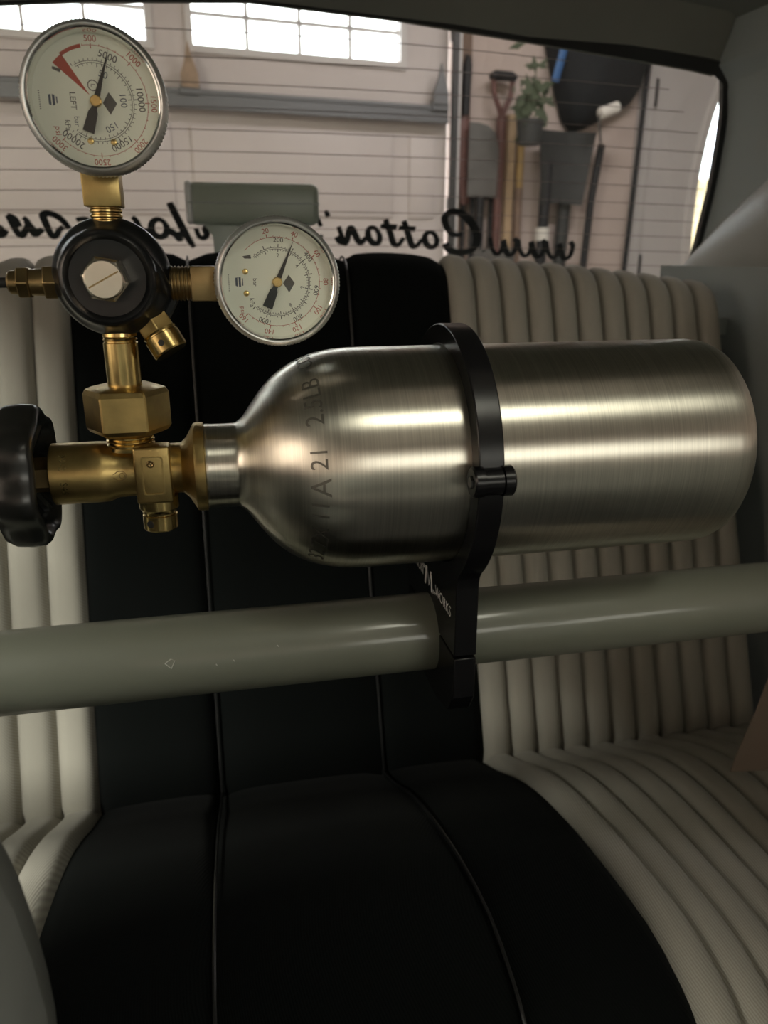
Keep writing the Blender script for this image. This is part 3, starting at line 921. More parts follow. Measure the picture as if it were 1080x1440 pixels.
# ================================================================== HIGH-MOUNT BRAKE LAMP, WINDOW LETTERING
bl = empty('brake_lamp', (XC, 1.05, 0.927), 'grey-green high brake lamp housing standing before the rear window', 'brake lamp')
def fr_block(x0, x1, y0, y1, z0, z1, bev): return MB().box(((x0 + x1) / 2, (y0 + y1) / 2, (z0 + z1) / 2), (x1 - x0, y1 - y0, z1 - z0), bev, seg=3)
build(fr_block(-0.024, 0.137, 1.035, 1.085, 1.034, 1.083, 0.009), 'housing', 'lamp_grey', bl)
build(fr_block(-0.025, 0.1375, 1.033, 1.084, 1.0585, 1.0600, 0.0006), 'housing_seam', 'trim_grey', bl)
build(fr_block(-0.0275, -0.0190, 1.0335, 1.084, 1.035, 1.084, 0.004), 'end_cap', 'lamp_edge', bl)
pm = MB().grid([[(XC + w * k, 1.045 + 0.005 * (abs(k) < 1), z) for k in (-1, -0.6, 0.6, 1)] for z, w in ((1.038, 0.066), (1.03, 0.058), (1.02, 0.052), (0.93, 0.05))], (0, 0.035, 0))
build(pm, 'pedestal', 'lamp_grey', bl)
build(fr_block(-0.015, 0.128, 1.083, 1.09, 1.042, 1.076, 0.002), 'red_lens', 'lens_red', bl)

# lettering: strokes on the outside of the glass, so mirrored from indoors; coordinates (x, s) on the glass
dec = empty('window_lettering', WP(XC, 0.0, 0.005), 'black cursive web address lettering on the rear window, seen mirrored', 'decal')
LETTERS = [
    ('letter_w', 0.0089, [[(0.5374, 0.0702), (0.5445, 0.0623), (0.5468, 0.0445), (0.5409, 0.0377), (0.5319, 0.0465), (0.5206, 0.0669), (0.5239, 0.0575), (0.5242, 0.0446), (0.5184, 0.0397), (0.5082, 0.0503), (0.4978, 0.0715)]]),
    ('letter_w', 0.0089, [[(0.4908, 0.0733), (0.4974, 0.0655), (0.4991, 0.048), (0.4931, 0.0412), (0.4846, 0.0499), (0.4741, 0.07), (0.477, 0.0607), (0.477, 0.048), (0.4711, 0.0432), (0.4614, 0.0537), (0.4519, 0.0746)]]),
    ('letter_w', 0.0089, [[(0.445, 0.0764), (0.4513, 0.0686), (0.4524, 0.0513), (0.4463, 0.0447), (0.4382, 0.0532), (0.4286, 0.0731), (0.4312, 0.0639), (0.4307, 0.0513), (0.4247, 0.0466), (0.4156, 0.0569), (0.4069, 0.0776)]]),
    ('full_stop', 0.0073, [[(0.4021, 0.0537), (0.4041, 0.0523)]]),
    ('letter_c', 0.0121, [[(0.3394, 0.0665), (0.3484, 0.055), (0.366, 0.0495), (0.3836, 0.0551), (0.3877, 0.0734), (0.3776, 0.0956), (0.3563, 0.1169), (0.3378, 0.1217), (0.3294, 0.1124), (0.336, 0.0953), (0.349, 0.0822), (0.3614, 0.0832)]]),
    ('letter_o', 0.0095, [[(0.3241, 0.0769), (0.3264, 0.0699), (0.3259, 0.0637), (0.3229, 0.06), (0.318, 0.0599), (0.3127, 0.0634), (0.3084, 0.0695), (0.3062, 0.0765), (0.3068, 0.0825), (0.3098, 0.086), (0.3145, 0.0862), (0.3198, 0.0828), (0.3241, 0.0769)]]),
    ('letter_t', 0.0095, [[(0.2703, 0.1055), (0.2808, 0.0819), (0.2892, 0.0632), (0.296, 0.0614), (0.3032, 0.074)], [(0.2645, 0.0939), (0.2896, 0.0915)]]),
    ('letter_t', 0.0095, [[(0.2432, 0.1073), (0.2538, 0.0839), (0.2612, 0.0663), (0.2685, 0.0632), (0.275, 0.0766)], [(0.2375, 0.0963), (0.2618, 0.0948)]]),
    ('letter_o', 0.0095, [[(0.2371, 0.0835), (0.2394, 0.0761), (0.2392, 0.0697), (0.2366, 0.066), (0.2322, 0.066), (0.2272, 0.0698), (0.2231, 0.0762), (0.2209, 0.0836), (0.2211, 0.0899), (0.2238, 0.0934), (0.2281, 0.0934), (0.233, 0.0898), (0.2371, 0.0835)]]),
    ('letter_n', 0.0095, [[(0.2191, 0.0772), (0.2136, 0.0675), (0.2081, 0.0706), (0.1976, 0.0909), (0.1933, 0.0909), (0.1922, 0.0727), (0.1884, 0.0661), (0.1809, 0.0857), (0.1772, 0.095)], [(0.1884, 0.067), (0.1816, 0.0692), (0.1758, 0.0779)]]),
    ('apostrophe', 0.0073, [[(0.1569, 0.1212), (0.1618, 0.1115)]]),
    ('letter_s', 0.0073, [[(0.1525, 0.0949), (0.1391, 0.1205), (0.133, 0.0852), (0.1478, 0.073), (0.1555, 0.0804)]]),
    ('letter_p', 0.0084, [[(0.1066, 0.0667), (0.0856, 0.1366)], [(0.0885, 0.1333), (0.0621, 0.1395), (0.0525, 0.1138), (0.0735, 0.099), (0.0928, 0.1062)]]),
    ('letter_e', 0.0073, [[(0.0331, 0.0987), (0.0162, 0.1054), (0.015, 0.1212), (0.0263, 0.1236), (0.0274, 0.0986), (0.0095, 0.0821), (0.0005, 0.0938)]]),
    ('letter_r', 0.0095, [[(0.0059, 0.0977), (-0.0003, 0.0961), (-0.0064, 0.0896), (-0.0049, 0.0804), (-0.01, 0.0744), (-0.0156, 0.0781), (-0.0189, 0.0911)]]),
    ('letter_f', 0.0105, [[(-0.0499, 0.131), (-0.0437, 0.1115), (-0.0354, 0.0877), (-0.0285, 0.069), (-0.0231, 0.059)], [(-0.0323, 0.077), (-0.0391, 0.0809), (-0.0436, 0.0776), (-0.0425, 0.0723), (-0.0376, 0.0743)], [(-0.0436, 0.0776), (-0.0519, 0.0844), (-0.0566, 0.0892)]]),
    ('letter_o', 0.0100, [[(-0.058, 0.0962), (-0.0572, 0.0889), (-0.059, 0.082), (-0.0631, 0.0773), (-0.0683, 0.0761), (-0.0733, 0.0788), (-0.0766, 0.0846), (-0.0773, 0.0919), (-0.0754, 0.0987), (-0.0714, 0.1033), (-0.0663, 0.1044), (-0.0614, 0.1018), (-0.058, 0.0962)]]),
    ('letter_r', 0.0095, [[(-0.0813, 0.0891), (-0.0866, 0.081), (-0.0914, 0.0842), (-0.0955, 0.1016), (-0.1002, 0.1078)]]),
    ('letter_m', 0.0095, [[(-0.1099, 0.0889), (-0.1191, 0.0776), (-0.1235, 0.0824), (-0.1276, 0.1044), (-0.1364, 0.0887), (-0.1425, 0.1043), (-0.1501, 0.0886), (-0.1573, 0.1041), (-0.1711, 0.1024)]]),
    ('letter_a', 0.0100, [[(-0.1824, 0.0884), (-0.1878, 0.1008), (-0.1952, 0.1092), (-0.2042, 0.1121), (-0.2106, 0.109), (-0.2097, 0.0959), (-0.2065, 0.0768), (-0.2008, 0.0781), (-0.1951, 0.0867), (-0.1892, 0.0914)]]),
    ('letter_n', 0.0095, [[(-0.2155, 0.0881), (-0.2254, 0.0802), (-0.229, 0.0824), (-0.232, 0.1003), (-0.2355, 0.1058)], [(-0.2252, 0.0834), (-0.2302, 0.0927), (-0.2337, 0.1003)], [(-0.2327, 0.0927), (-0.243, 0.0779), (-0.2476, 0.0811), (-0.2512, 0.0971), (-0.2537, 0.1086)], [(-0.2537, 0.1086), (-0.2466, 0.1038), (-0.2427, 0.0911)]]),
    ('letter_c', 0.0095, [[(-0.2607, 0.0863), (-0.2682, 0.0778), (-0.2731, 0.08), (-0.2678, 0.0909), (-0.265, 0.0863)]]),
    ('letter_e', 0.0095, [[(-0.2759, 0.0831), (-0.2852, 0.0752), (-0.289, 0.083), (-0.2836, 0.0938), (-0.2797, 0.0908), (-0.283, 0.083)]]),
]

for nm, wdt, strokes in LETTERS:
    mb = MB()
    for st in strokes:
        pts = smooth_path(st, 4) if len(st) > 2 else st
        mb.tube([WP(x, q, 0.0052) for x, q in pts], [wdt * 0.5 * (0.72 + 0.28 * sin(pi * min(1, 0.12 + i / len(pts)))) for i in range(len(pts))], 8, flat=0.07, up=SN)
    build(mb, nm, 'decal', dec, smooth=0)

# ================================================================== ROLL BAR
BY, BZ, BR = 0.386, 0.793, 0.0221
rb = empty('roll_bar', (XC, BY, BZ - BR), 'grey painted tubular roll bar crossing the cabin below the steel bottle', 'roll bar')
build(MB().tube([(x, BY, BZ) for x in [-0.53 + 0.117 * i for i in range(11)]], BR, 64), 'tube', 'bar', rb)
for x in (-0.53, 0.64):
    build(MB().lathe((x - 0.004, BY, BZ), (1, 0, 0), [(0, 0), (0, 0.045), (0.008, 0.045), (0.008, 0)], 32), 'end_flange', 'bar', rb)
def on_bar(x, a, o=0.0): return Vector((x, BY - (BR + o) * cos(a), BZ + (BR + o) * sin(a)))
for pts in ([(-0.0375, 0.33), (-0.0345, 0.42), (-0.0325, 0.38), (-0.0345, 0.20), (-0.0375, 0.33)], [(-0.012, 0.20), (-0.0115, 0.16)], [(-0.003, 0.26), (-0.0025, 0.22)], [(0.02, 0.5), (0.021, 0.46)]):
    build(MB().tube([on_bar(x, a, 0.0001) for x, a in pts], 0.0003, 5), 'scratch', 'scuff', rb)

# ================================================================== GAS BOTTLE
TY, TZ = 0.375, 0.901
TP = [(-0.0098, 0.0150), (-0.0098, 0.0203), (-0.006, 0.0206), (0.0040, 0.0206), (0.0065, 0.0214), (0.0095, 0.0240), (0.0135, 0.0296), (0.0185, 0.0362), (0.0245, 0.0424), (0.032, 0.0478), (0.040, 0.0516), (0.049, 0.0541), (0.058, 0.0553), (0.068, 0.0556)]
TPs = smooth_path(TP, 3)
TPs += [(0.068 + 0.0178 * i, 0.0556) for i in range(1, 10)] + [(0.246, 0.0556), (0.2515, 0.0549), (0.2560, 0.0530), (0.2590, 0.0500), (0.2602, 0.046), (0.2602, 0.030), (0.257, 0.012), (0.257, 0)]
tank = empty('gas_cylinder', (0.12, TY, TZ - 0.0556), 'brushed aluminium gas bottle lying on the roll bar, brass valve at its neck', 'gas cylinder')
body = build(MB().lathe((0, TY, TZ), (1, 0, 0), TPs, 128), 'bottle_body', 'alu', tank, smooth=50)
def tank_r(x): return interp(TPs, x)
# stamped shoulder lettering, running round the bottle with its head towards the neck
def stamp(txt, size, x0, a0, squash=1.0):
    v, f = text_geo(txt, size)
    bm = bmesh.new()
    bv = [bm.verts.new(p) for p in v]
    for q in f:
        try: bm.faces.new([bv[k] for k in q])
        except ValueError: pass
    for _ in range(3):           # short edges, so the strokes follow the curved shoulder
        bmesh.ops.triangulate(bm, faces=bm.faces[:])
        le = [e for e in bm.edges if e.calc_length() > 0.0014]
        if le: bmesh.ops.subdivide_edges(bm, edges=le, cuts=1)
    bm.verts.index_update()
    v = [q.co.copy() for q in bm.verts]
    f = [tuple(k.index for k in q.verts) for q in bm.faces]
    bm.free()
    out = []
    for p in v:
        x = x0 - p.y
        r = tank_r(x) + 0.0002
        a = a0 + p.x * squash / 0.052
        out.append(Vector((x, TY - r * cos(a), TZ + r * sin(a))))
    return MB().add(out, f)
for txt, size, x0, a0 in [('CO2', 0.0100, 0.0395, 1.42), ('2.5LB', 0.0115, 0.0400, 0.80), ('21', 0.0108, 0.0405, 0.27), ('A', 0.0130, 0.0410, 0.02), ('11', 0.0112, 0.0405, -0.20), ('ZX', 0.0108, 0.0405, -0.51), ('32', 0.0105, 0.0395, -0.79)]:
    build(stamp(txt, size, x0, a0), 'stamped_lettering', 'stamp', body, smooth=0)

# ---- brass valve on the neck (axis along x)
V0 = Vector((0, TY, TZ))
mb = MB().lathe(V0, (1, 0, 0), [(-0.080, 0.0), (-0.080, 0.0140), (-0.0795, 0.0146), (-0.058, 0.0146), (-0.0555, 0.0144), (-0.051, 0.0128), (-0.046, 0.0125), (-0.030, 0.0125), (-0.026, 0.0122), (-0.021, 0.0122), (-0.0205, 0.0125), (-0.018, 0.0150), (-0.0145, 0.0212), (-0.0132, 0.0216), (-0.0098, 0.0216), (-0.0095, 0.0205), (-0.0095, 0.0)], 56)
vb = build(mb, 'valve_body', 'brass', tank, smooth=32)
# square boss towards the viewer with recessed name plate
build(MB().box((-0.0335, TY - 0.011, TZ + 0.0010), (0.0165, 0.012, 0.0270), 0.0012, seg=3), 'valve_boss', 'brass', vb)
mb = MB()
pl = []
for cxx, czz, a0 in ((0.0036, 0.0078, 0), (-0.0036, 0.0078, 90), (-0.0036, -0.0078, 180), (0.0036, -0.0078, 270)):
    for k in range(5):
        a = radians(a0 + 22.5 * k)
        pl.append((cxx + 0.0014 * cos(a), czz + 0.0014 * sin(a)))
inn = [(x * 0.86, z * 0.935) for x, z in pl]
MXZ = lambda x, y, z: Matrix(((1, 0, 0, x), (0, 0, -1, y), (0, 1, 0, z), (0, 0, 0, 1)))
mb.ringprism(pl, inn, 0.0006, MXZ(-0.0335, TY - 0.0169, TZ + 0.0012))
build(mb, 'plate_rim', 'brass', vb)
mb = MB().lathe((-0.0342, TY - 0.0172, TZ + 0.0068), (0, -1, 0), [(0, 0), (-0.0002, 0.0006), (0, 0.0011), (0.0004, 0.0014), (0, 0.0018)], 16)
build(mb, 'punch_mark', 'brass_dark', vb)
# cast emblem on the valve body
def on_valve(x, a, r=0.0127): return Vector((x, TY - r * cos(a), TZ + r * sin(a)))
mb = MB()
mb.tube([on_valve(-0.0485 + 0.0026 * cos(t) * (1.5 if cos(t) < 0 else 1), (0.0022 * sin(t) * (1 if cos(t) > -0.5 else 0.7)) / 0.0127 + 0.06, 0.0129) for t in [i * 2 * pi / 20 for i in range(21)]], 0.00022, 5)
mb.tube([on_valve(-0.0478 + 0.0012 * cos(t), 0.0012 * sin(t) / 0.0127 + 0.06, 0.0129) for t in [i * 2 * pi / 12 for i in range(13)]], 0.00022, 5)
build(mb, 'emblem', 'brass_dark', vb)
# stamped figures round the stem end
mb = MB()
for txt, a0 in (('99-2', 0.62), ('S46', -0.25)):
    v, f = text_geo(txt, 0.0046)
    mb.add([on_valve(-0.0735 + p.y, a0 - p.x / 0.0146, 0.01468) for p in v], f)
build(mb, 'stamped_figures', 'brass_bright', vb, smooth=0)
# pressure-relief plug below
mb = MB().lathe((-0.0330, TY - 0.004, TZ - 0.0115), (0, 0, -1), [(0, 0), (0, 0.0095), (0.0062, 0.0095), (0.0075, 0.0085), (0.0085, 0.0082), (0.0088, 0.0076), (0.0095, 0.0076), (0.0098, 0.0083), (0.0165, 0.0083), (0.0172, 0.0078), (0.0172, 0)], 40)
rp = build(mb, 'relief_plug', 'brass_bright', vb, smooth=35)
build(MB().lathe((-0.0372, TY - 0.0040 - 0.0070, TZ - 0.0115 - 0.0130), (-0.45, -0.9, 0), [(0, 0), (0, 0.0018), (0.0006, 0.0018), (0.0006, 0)], 16), 'vent_hole', 'seal', vb)
# outlet neck with threads, pointing up
CX = -0.0435
thr = [(0.011, 0.0), (0.011, 0.0112)]
for k in range(3):
    z = 0.0125 + k * 0.0019
    thr += [(z, 0.0104), (z + 0.0007, 0.0112), (z + 0.0012, 0.0112)]
thr += [(0.0184, 0.0102), (0.0184, 0)]
build(MB().lathe((CX, TY, TZ), (0, 0, 1), thr, 40), 'outlet_thread', 'brass_bright', vb, smooth=30)
# spindle and hand wheel
build(MB().lathe(V0, (1, 0, 0), [(-0.094, 0), (-0.094, 0.0085), (-0.0798, 0.0085), (-0.0798, 0)], 6), 'spindle', 'brass_dark', tank, smooth=20)
WR = 0.0322
lob = lambda th, t, r: 1 + (0.055 * cos(7 * th) if r > 0.022 else 0)
hw = MB().lathe(V0, (1, 0, 0), [(-0.1040, 0.0), (-0.1040, 0.0100), (-0.1045, 0.0160), (-0.1040, 0.0235), (-0.1015, 0.0290), (-0.0970, 0.0316), (-0.0900, 0.0322), (-0.0845, 0.0316), (-0.0825, 0.0300), (-0.0822, 0.0282), (-0.0840, 0.0262), (-0.0935, 0.0250), (-0.0960, 0.0220), (-0.0965, 0.0135), (-0.0960, 0.0115), (-0.0900, 0.0105), (-0.0890, 0.0090), (-0.0890, 0.0)], 84, rmod=lob, phase=0.2)
wh = build(hw, 'hand_wheel', 'black_plastic', tank, smooth=50)
for k in range(7):
    a = 2 * pi * k / 7 + 0.2
    d = Vector((0, -sin(a), cos(a)))
    build(MB().tube([V0 + Vector((-0.0925, 0, 0)) + d * 0.010, V0 + Vector((-0.0885, 0, 0)) + d * 0.0265], [0.0026, 0.0030], 8), 'wheel_rib', 'black_plastic', wh)

# ================================================================== REGULATOR
RZ = 0.990
reg = empty('pressure_regulator', (CX, TY, 0.918), 'black round gas regulator with brass fittings and two dial gauges', 'regulator')
R0 = Vector((CX, TY, RZ))
# union nut and inlet tube
hexp = [(0.0, 0.0), (0.0, 0.0150), (0.0014, 0.0182), (0.0035, 0.0196), (0.0190, 0.0196), (0.0212, 0.0182), (0.0224, 0.0150), (0.0224, 0)]
build(MB().lathe((CX, TY, 0.9195), (0, 0, 1), hexp, 6, phase=radians(30)), 'union_nut', 'brass', reg, smooth=25, bevel=0.0007)
build(MB().lathe((CX, TY, 0.9415), (0, 0, 1), [(0, 0), (0, 0.0077), (0.0200, 0.0077), (0.0203, 0.0072), (0.0210, 0.0072), (0.0214, 0.0077), (0.0222, 0.0072), (0.0230, 0.0077), (0.0270, 0.0072), (0.0270, 0)], 40), 'inlet_tube', 'brass_bright', reg, smooth=35)
# bonnet, axis towards the viewer
bon = build(MB().lathe(R0, (0, -1, 0), [(-0.016, 0), (-0.016, 0.0190), (-0.015, 0.0205), (-0.006, 0.0225), (-0.004, 0.0246), (-0.0025, 0.0252), (0.0035, 0.0252), (0.0055, 0.0248), (0.0080, 0.0236), (0.0100, 0.0222), (0.0160, 0.0207), (0.0198, 0.0199), (0.0216, 0.0190), (0.0222, 0.0178), (0.0218, 0.0166), (0.0205, 0.0156), (0.0200, 0.0110), (0.0200, 0)], 96), 'bonnet', 'black_enamel', reg, smooth=40)
# cast web on the right flank, and the lugs of the flange
mb = MB().tube([R0 + Vector((0.0150, -0.0185, 0.0110)), R0 + Vector((0.0190, -0.0150, 0.0040)), R0 + Vector((0.0222, -0.0090, -0.0040)), R0 + Vector((0.0228, -0.0050, -0.0075))], [0.0020, 0.0027, 0.0027, 0.0016], 10)
build(mb, 'cast_web', 'black_enamel', bon)
mb = MB().tube([R0 + Vector((0.0225, -0.001, -0.004)), R0 + Vector((0.0245, -0.001, -0.0095)), R0 + Vector((0.0205, -0.001, -0.0165))], [0.003, 0.0032, 0.003], 8)
build(mb, 'flange_lug', 'black_enamel', bon)
# adjusting screw: hex with round boss
sc = MB().lathe(R0, (0, -1, 0), [(0.0195, 0), (0.0195, 0.0090), (0.0200, 0.0096), (0.0310, 0.0096), (0.0332, 0.0084), (0.0332, 0)], 6, phase=radians(20))
scr = build(sc, 'adjusting_screw', 'nickel', reg, smooth=25, bevel=0.0005)
build(MB().lathe(R0, (0, -1, 0), [(0.0325, 0), (0.0325, 0.0080), (0.0340, 0.0078), (0.0346, 0.0072), (0.0346, 0)], 40), 'screw_face', 'nickel', scr, smooth=30)
mb = MB().box(R0 + Vector((0, -0.0346, 0)), (0.0006, 0.0006, 0.0136), 0, Matrix.Translation(R0 + Vector((0, -0.0346, 0))) @ Matrix.Rotation(radians(62), 4, 'Y') @ Matrix.Translation(-(R0 + Vector((0, -0.0346, 0)))))
build(mb, 'screw_scratch', 'brass_dark', scr, smooth=0)
# outlet fitting to the left and hose
def xl(x0, prof, n=32, phase=0.0, z=0.9880): return MB().lathe((x0, TY, z), (-1, 0, 0), prof, n, phase)
of = build(xl(-0.064, [(0, 0), (0, 0.0078), (0.008, 0.0078), (0.0085, 0.0072), (0.0085, 0)], 6, radians(30)), 'outlet_fitting', 'brass_dark', reg, smooth=25, bevel=0.0005)
build(xl(-0.0718, [(0, 0), (0, 0.0058), (0.008, 0.0056), (0.008, 0)]), 'fitting_neck', 'brass_dark', of)
build(xl(-0.0780, [(0, 0), (0, 0.0066), (0.0008, 0.0072), (0.0048, 0.0072), (0.0055, 0.0066), (0.0055, 0)], 6, radians(30)), 'compression_nut', 'brass_dark', of, smooth=25, bevel=0.0005)
build(xl(-0.0830, [(0, 0), (0, 0.0052), (0.0035, 0.0050), (0.0045, 0.0040), (0.0045, 0)]), 'ferrule', 'brass_dark', of)
# high-pressure stem upward and low-pressure stem to the right
def threads(z0, z1, r, n):
    o = [(z0, 0), (z0, r * 0.93)]
    st = (z1 - z0) / n
    for k in range(n):
        z = z0 + st * k
        o += [(z + st * .1, r * 0.93), (z + st * .4, r), (z + st * .7, r), (z + st * .95, r * 0.93)]
    return o + [(z1, r * 0.93), (z1, 0)]
# relief valve at lower right
rd = Vector((0.47, -0.25, -0.84)).normalized()
rv = build(MB().lathe(R0 + Vector((0.0125, 0.001, -0.0150)), rd, [(0, 0), (0, 0.0085), (0.0100, 0.0085), (0.0112, 0.0080), (0.0118, 0.0072), (0.0118, 0)], 6), 'relief_valve', 'brass', reg, smooth=25, bevel=0.0005)
build(MB().lathe(R0 + Vector((0.0125, 0.001, -0.0150)), rd, [(0.0112, 0), (0.0112, 0.0082), (0.0120, 0.0076), (0.0126, 0.0076), (0.0130, 0.0082), (0.0205, 0.0082), (0.0212, 0.0076), (0.0212, 0)], 40), 'relief_cap', 'brass_bright', rv, smooth=30)
pp = R0 + Vector((0.0125, 0.001, -0.0150)) + rd * 0.0165
build(MB().lathe(pp + Vector((-0.20, -0.97, 0.12)).normalized() * 0.0078, (-0.20, -0.97, 0.12), [(0, 0), (0, 0.0014), (0.0006, 0.0014), (0.0006, 0)], 14), 'vent_hole', 'seal', rv)

# ---- gauges
def gauge(c, stem, label, spec):
    c = Vector(c)
    F = Vector((0, -1, 0))
    T = Matrix.Translation(c) @ Matrix(((1, 0, 0, 0), (0, 0, -1, 0), (0, 1, 0, 0), (0, 0, 0, 1)))   # local XY face, +Z to the viewer
    L = lambda x, y, z=0: T @ Vector((x, y, z))
    RD = 0.0236
    cs = build(MB().lathe(c, F, [(-0.024, 0), (-0.024, 0.0190), (-0.022, 0.0218), (-0.006, 0.0238), (-0.0045, 0.0246), (-0.0030, 0.0246), (-0.0030, 0.0)], 64), 'pressure_gauge', 'chrome', reg, smooth=35)
    cs['label'] = label
    kn = lambda th, t, r: 1 - (0.006 * (1 + cos(110 * th)) if r > 0.0268 else 0)
    bz = build(MB().lathe(c, F, [(-0.0055, 0.0246), (-0.0055, 0.0270), (-0.0045, 0.0275), (0.0020, 0.0275), (0.0030, 0.0268), (0.0042, 0.0262), (0.0048, 0.0255), (0.0046, 0.0250), (0.0036, 0.0247), (-0.0055, 0.0246)], 440, rmod=kn), 'bezel', 'bezel', cs, smooth=35)
    build(MB().lathe(c, F, [(0.0034, 0.0248), (0.0040, 0.0246), (0.0036, 0.0241), (0.0022, 0.0238), (-0.0026, 0.0236), (-0.0026, 0.0247), (0.0034, 0.0248)], 96), 'inner_ring', 'chrome', cs, smooth=35)
    build(MB().lathe(c, F, [(-0.0031, 0), (-0.0031, RD), (-0.0024, RD), (-0.0024, 0)], 72), 'dial_face', 'dial', cs, smooth=30)
    zp = -0.00235
    inks = {}
    def ink(m): return inks.setdefault(m, MB())
    def arc(r, a0, a1, w, m):
        n = max(8, int(abs(a1 - a0) / 3))
        A = [radians(lerp(a0, a1, i / n)) for i in range(n + 1)]
        vs = [L(RD * (r - w / 2) * cos(a), RD * (r - w / 2) * sin(a), zp) for a in A] + [L(RD * (r + w / 2) * cos(a), RD * (r + w / 2) * sin(a), zp) for a in A]
        ink(m).add(vs, [(i, i + 1, n + 2 + i, n + 1 + i) for i in range(n)])
    def tick(r0, r1, a, w, m):
        a = radians(a)
        d, p = Vector((cos(a), sin(a), 0)), Vector((-sin(a), cos(a), 0)) * w * RD / 2
        ink(m).add([L(*(d * RD * r0 - p).xy, zp), L(*(d * RD * r0 + p).xy, zp), L(*(d * RD * r1 + p).xy, zp), L(*(d * RD * r1 - p).xy, zp)], [(0, 1, 2, 3)])
    def txt(s, r, a, size, m, rot=None):
        v, f = text_geo(s, size * RD)
        q = radians(a - 90 if rot is None else rot)
        ca, sa = cos(q), sin(q)
        ox, oy = RD * r * cos(radians(a)), RD * r * sin(radians(a))
        ink(m).add([L(ox + p.x * ca - p.y * sa, oy + p.x * sa + p.y * ca, zp) for p in v], f)
    def poly(pts, m): ink(m).add([L(x * RD, y * RD, zp) for x, y in pts], [tuple(range(len(pts)))])
    def riv(x, y): 
        build(MB().lathe(L(x * RD, y * RD, -0.0024), F, [(0, 0), (0, 0.0013), (0.0005, 0.0010), (0.0007, 0)], 16), 'dial_screw', 'brass_bright', cs)
    spec(arc, tick, txt, poly, riv)
    for m, mb in inks.items():
        build(mb, {'ink_black': 'black_print', 'ink_red': 'red_print', 'ink_grey': 'grey_print', 'ink_blue': 'blue_print'}[m], m, cs, smooth=0)
    # pointer
    na = radians(spec.needle)
    d, p = Vector((cos(na), sin(na), 0)), Vector((-sin(na), cos(na), 0))
    k = RD
    pts = [d * 0.80 * k, d * 0.10 * k + p * 0.045 * k, d * -0.12 * k + p * 0.045 * k, d * -0.18 * k + p * 0.075 * k, d * -0.50 * k + p * 0.095 * k, d * -0.50 * k - p * 0.095 * k, d * -0.18 * k - p * 0.075 * k, d * -0.12 * k - p * 0.045 * k, d * 0.10 * k - p * 0.045 * k]
    build(MB().prism([(q.x, q.y) for q in pts], 0.0003, T @ Matrix.Translation((0, 0, -0.0012))), 'pointer', 'ink_black', cs, smooth=0)
    build(MB().lathe(L(0, 0, -0.0024), F, [(0, 0), (0, 0.0022), (0.0018, 0.0022), (0.0022, 0.0018), (0.0022, 0)], 24), 'pointer_hub', 'brass_bright', cs)
    build(MB().lathe(c, F, [(0.0022, 0), (0.0022, 0.0239), (0.0028, 0.0239), (0.0028, 0)], 64), 'lens', 'lens', cs, smooth=30)
    return cs

def spec1(arc, tick, txt, poly, riv):
    A = lambda f: 135 - 270 * f
    arc(0.83, 100, -135, 0.008, 'ink_red')
    for k in range(0, 31):
        if k >= 4: tick(0.83 - (0.05 if k % 5 == 0 else 0.0), 0.86 if k % 5 == 0 else 0.85, A(k / 30), 0.012, 'ink_red')
    for k in range(1, 7): txt(str(500 * k), 0.92, A(k / 6), 0.135, 'ink_red')
    for r in (0.575, 0.605): arc(r, 118, -126, 0.008, 'ink_black')
    for k in range(2, 42): 
        big = k % 10 == 0
        tick(0.605, 0.70 - (0.02 if big else 0.055), A(k * 500 / 20684), 0.014 if big else 0.009, 'ink_black')
    for k in range(8, 103, 3):
        tick(0.515 if k % 5 == 0 else 0.54, 0.575, A(k * 2 / 207), 0.010, 'ink_black')
    for k, s in enumerate(('5000', '10000', '15000', '20000')): txt(s, 0.715, A((k + 1) * 5000 / 20684), 0.155, 'ink_black')
    for k, s in enumerate(('50', '100', '150')): txt(s, 0.43, A((k + 1) * 50 / 206.8), 0.15, 'ink_blue')
    poly([(-0.09, 0.09), (-0.62, 0.55), (-0.56, 0.61), (-0.50, 0.66), (-0.47, 0.68)], 'ink_red')
    n = 8
    ar = [radians(lerp(126, 101, i / n)) for i in range(n + 1)]
    poly([(0.80 * cos(a), 0.80 * sin(a)) for a in ar] + [(0.855 * cos(a), 0.855 * sin(a)) for a in reversed(ar)], 'ink_red')
    poly([(-0.64, 0.46), (-0.52, 0.41), (-0.50, 0.46), (-0.63, 0.50)], 'ink_grey')
    txt('LEFT', 0.37, 180, 0.13, 'ink_black', -90)
    poly([(0.10, -0.02), (0.21, 0.15), (0.33, -0.02), (0.21, -0.19)], 'ink_grey')
    # maker's block and the encircled mark
    poly([(-0.75, 0.08), (-0.71, 0.09), (-0.71, -0.08), (-0.75, -0.06)], 'ink_blue')
    poly([(-0.69, 0.09), (-0.65, 0.08), (-0.65, -0.07), (-0.69, -0.08)], 'ink_blue')
    poly([(-0.63, 0.06), (-0.61, 0.05), (-0.61, -0.04), (-0.63, -0.05)], 'ink_blue')
    n = 16
    for i in range(n):
        a0, a1 = 2 * pi * i / n, 2 * pi * (i + 1) / n
        q = lambda r, a: (-0.03 + r * cos(a), 0.24 + r * sin(a))
        poly([q(0.07, a0), q(0.07, a1), q(0.085, a1), q(0.085, a0)], 'ink_grey')
    txt('L', 0.243, 97, 0.10, 'ink_grey', -90)
    for k in range(9): poly([(-0.90, 0.14 - 0.033 * k), (-0.88, 0.14 - 0.033 * k), (-0.88, 0.125 - 0.033 * k), (-0.90, 0.125 - 0.033 * k)], 'ink_grey')
    txt('bar', 0.46, 222, 0.12, 'ink_blue', -90)
    txt('kPa', 0.62, 217, 0.12, 'ink_black', -90)
    txt('psi', 0.80, 215, 0.13, 'ink_red', -90)
    riv(-0.155, -0.60); riv(0.215, -0.61)
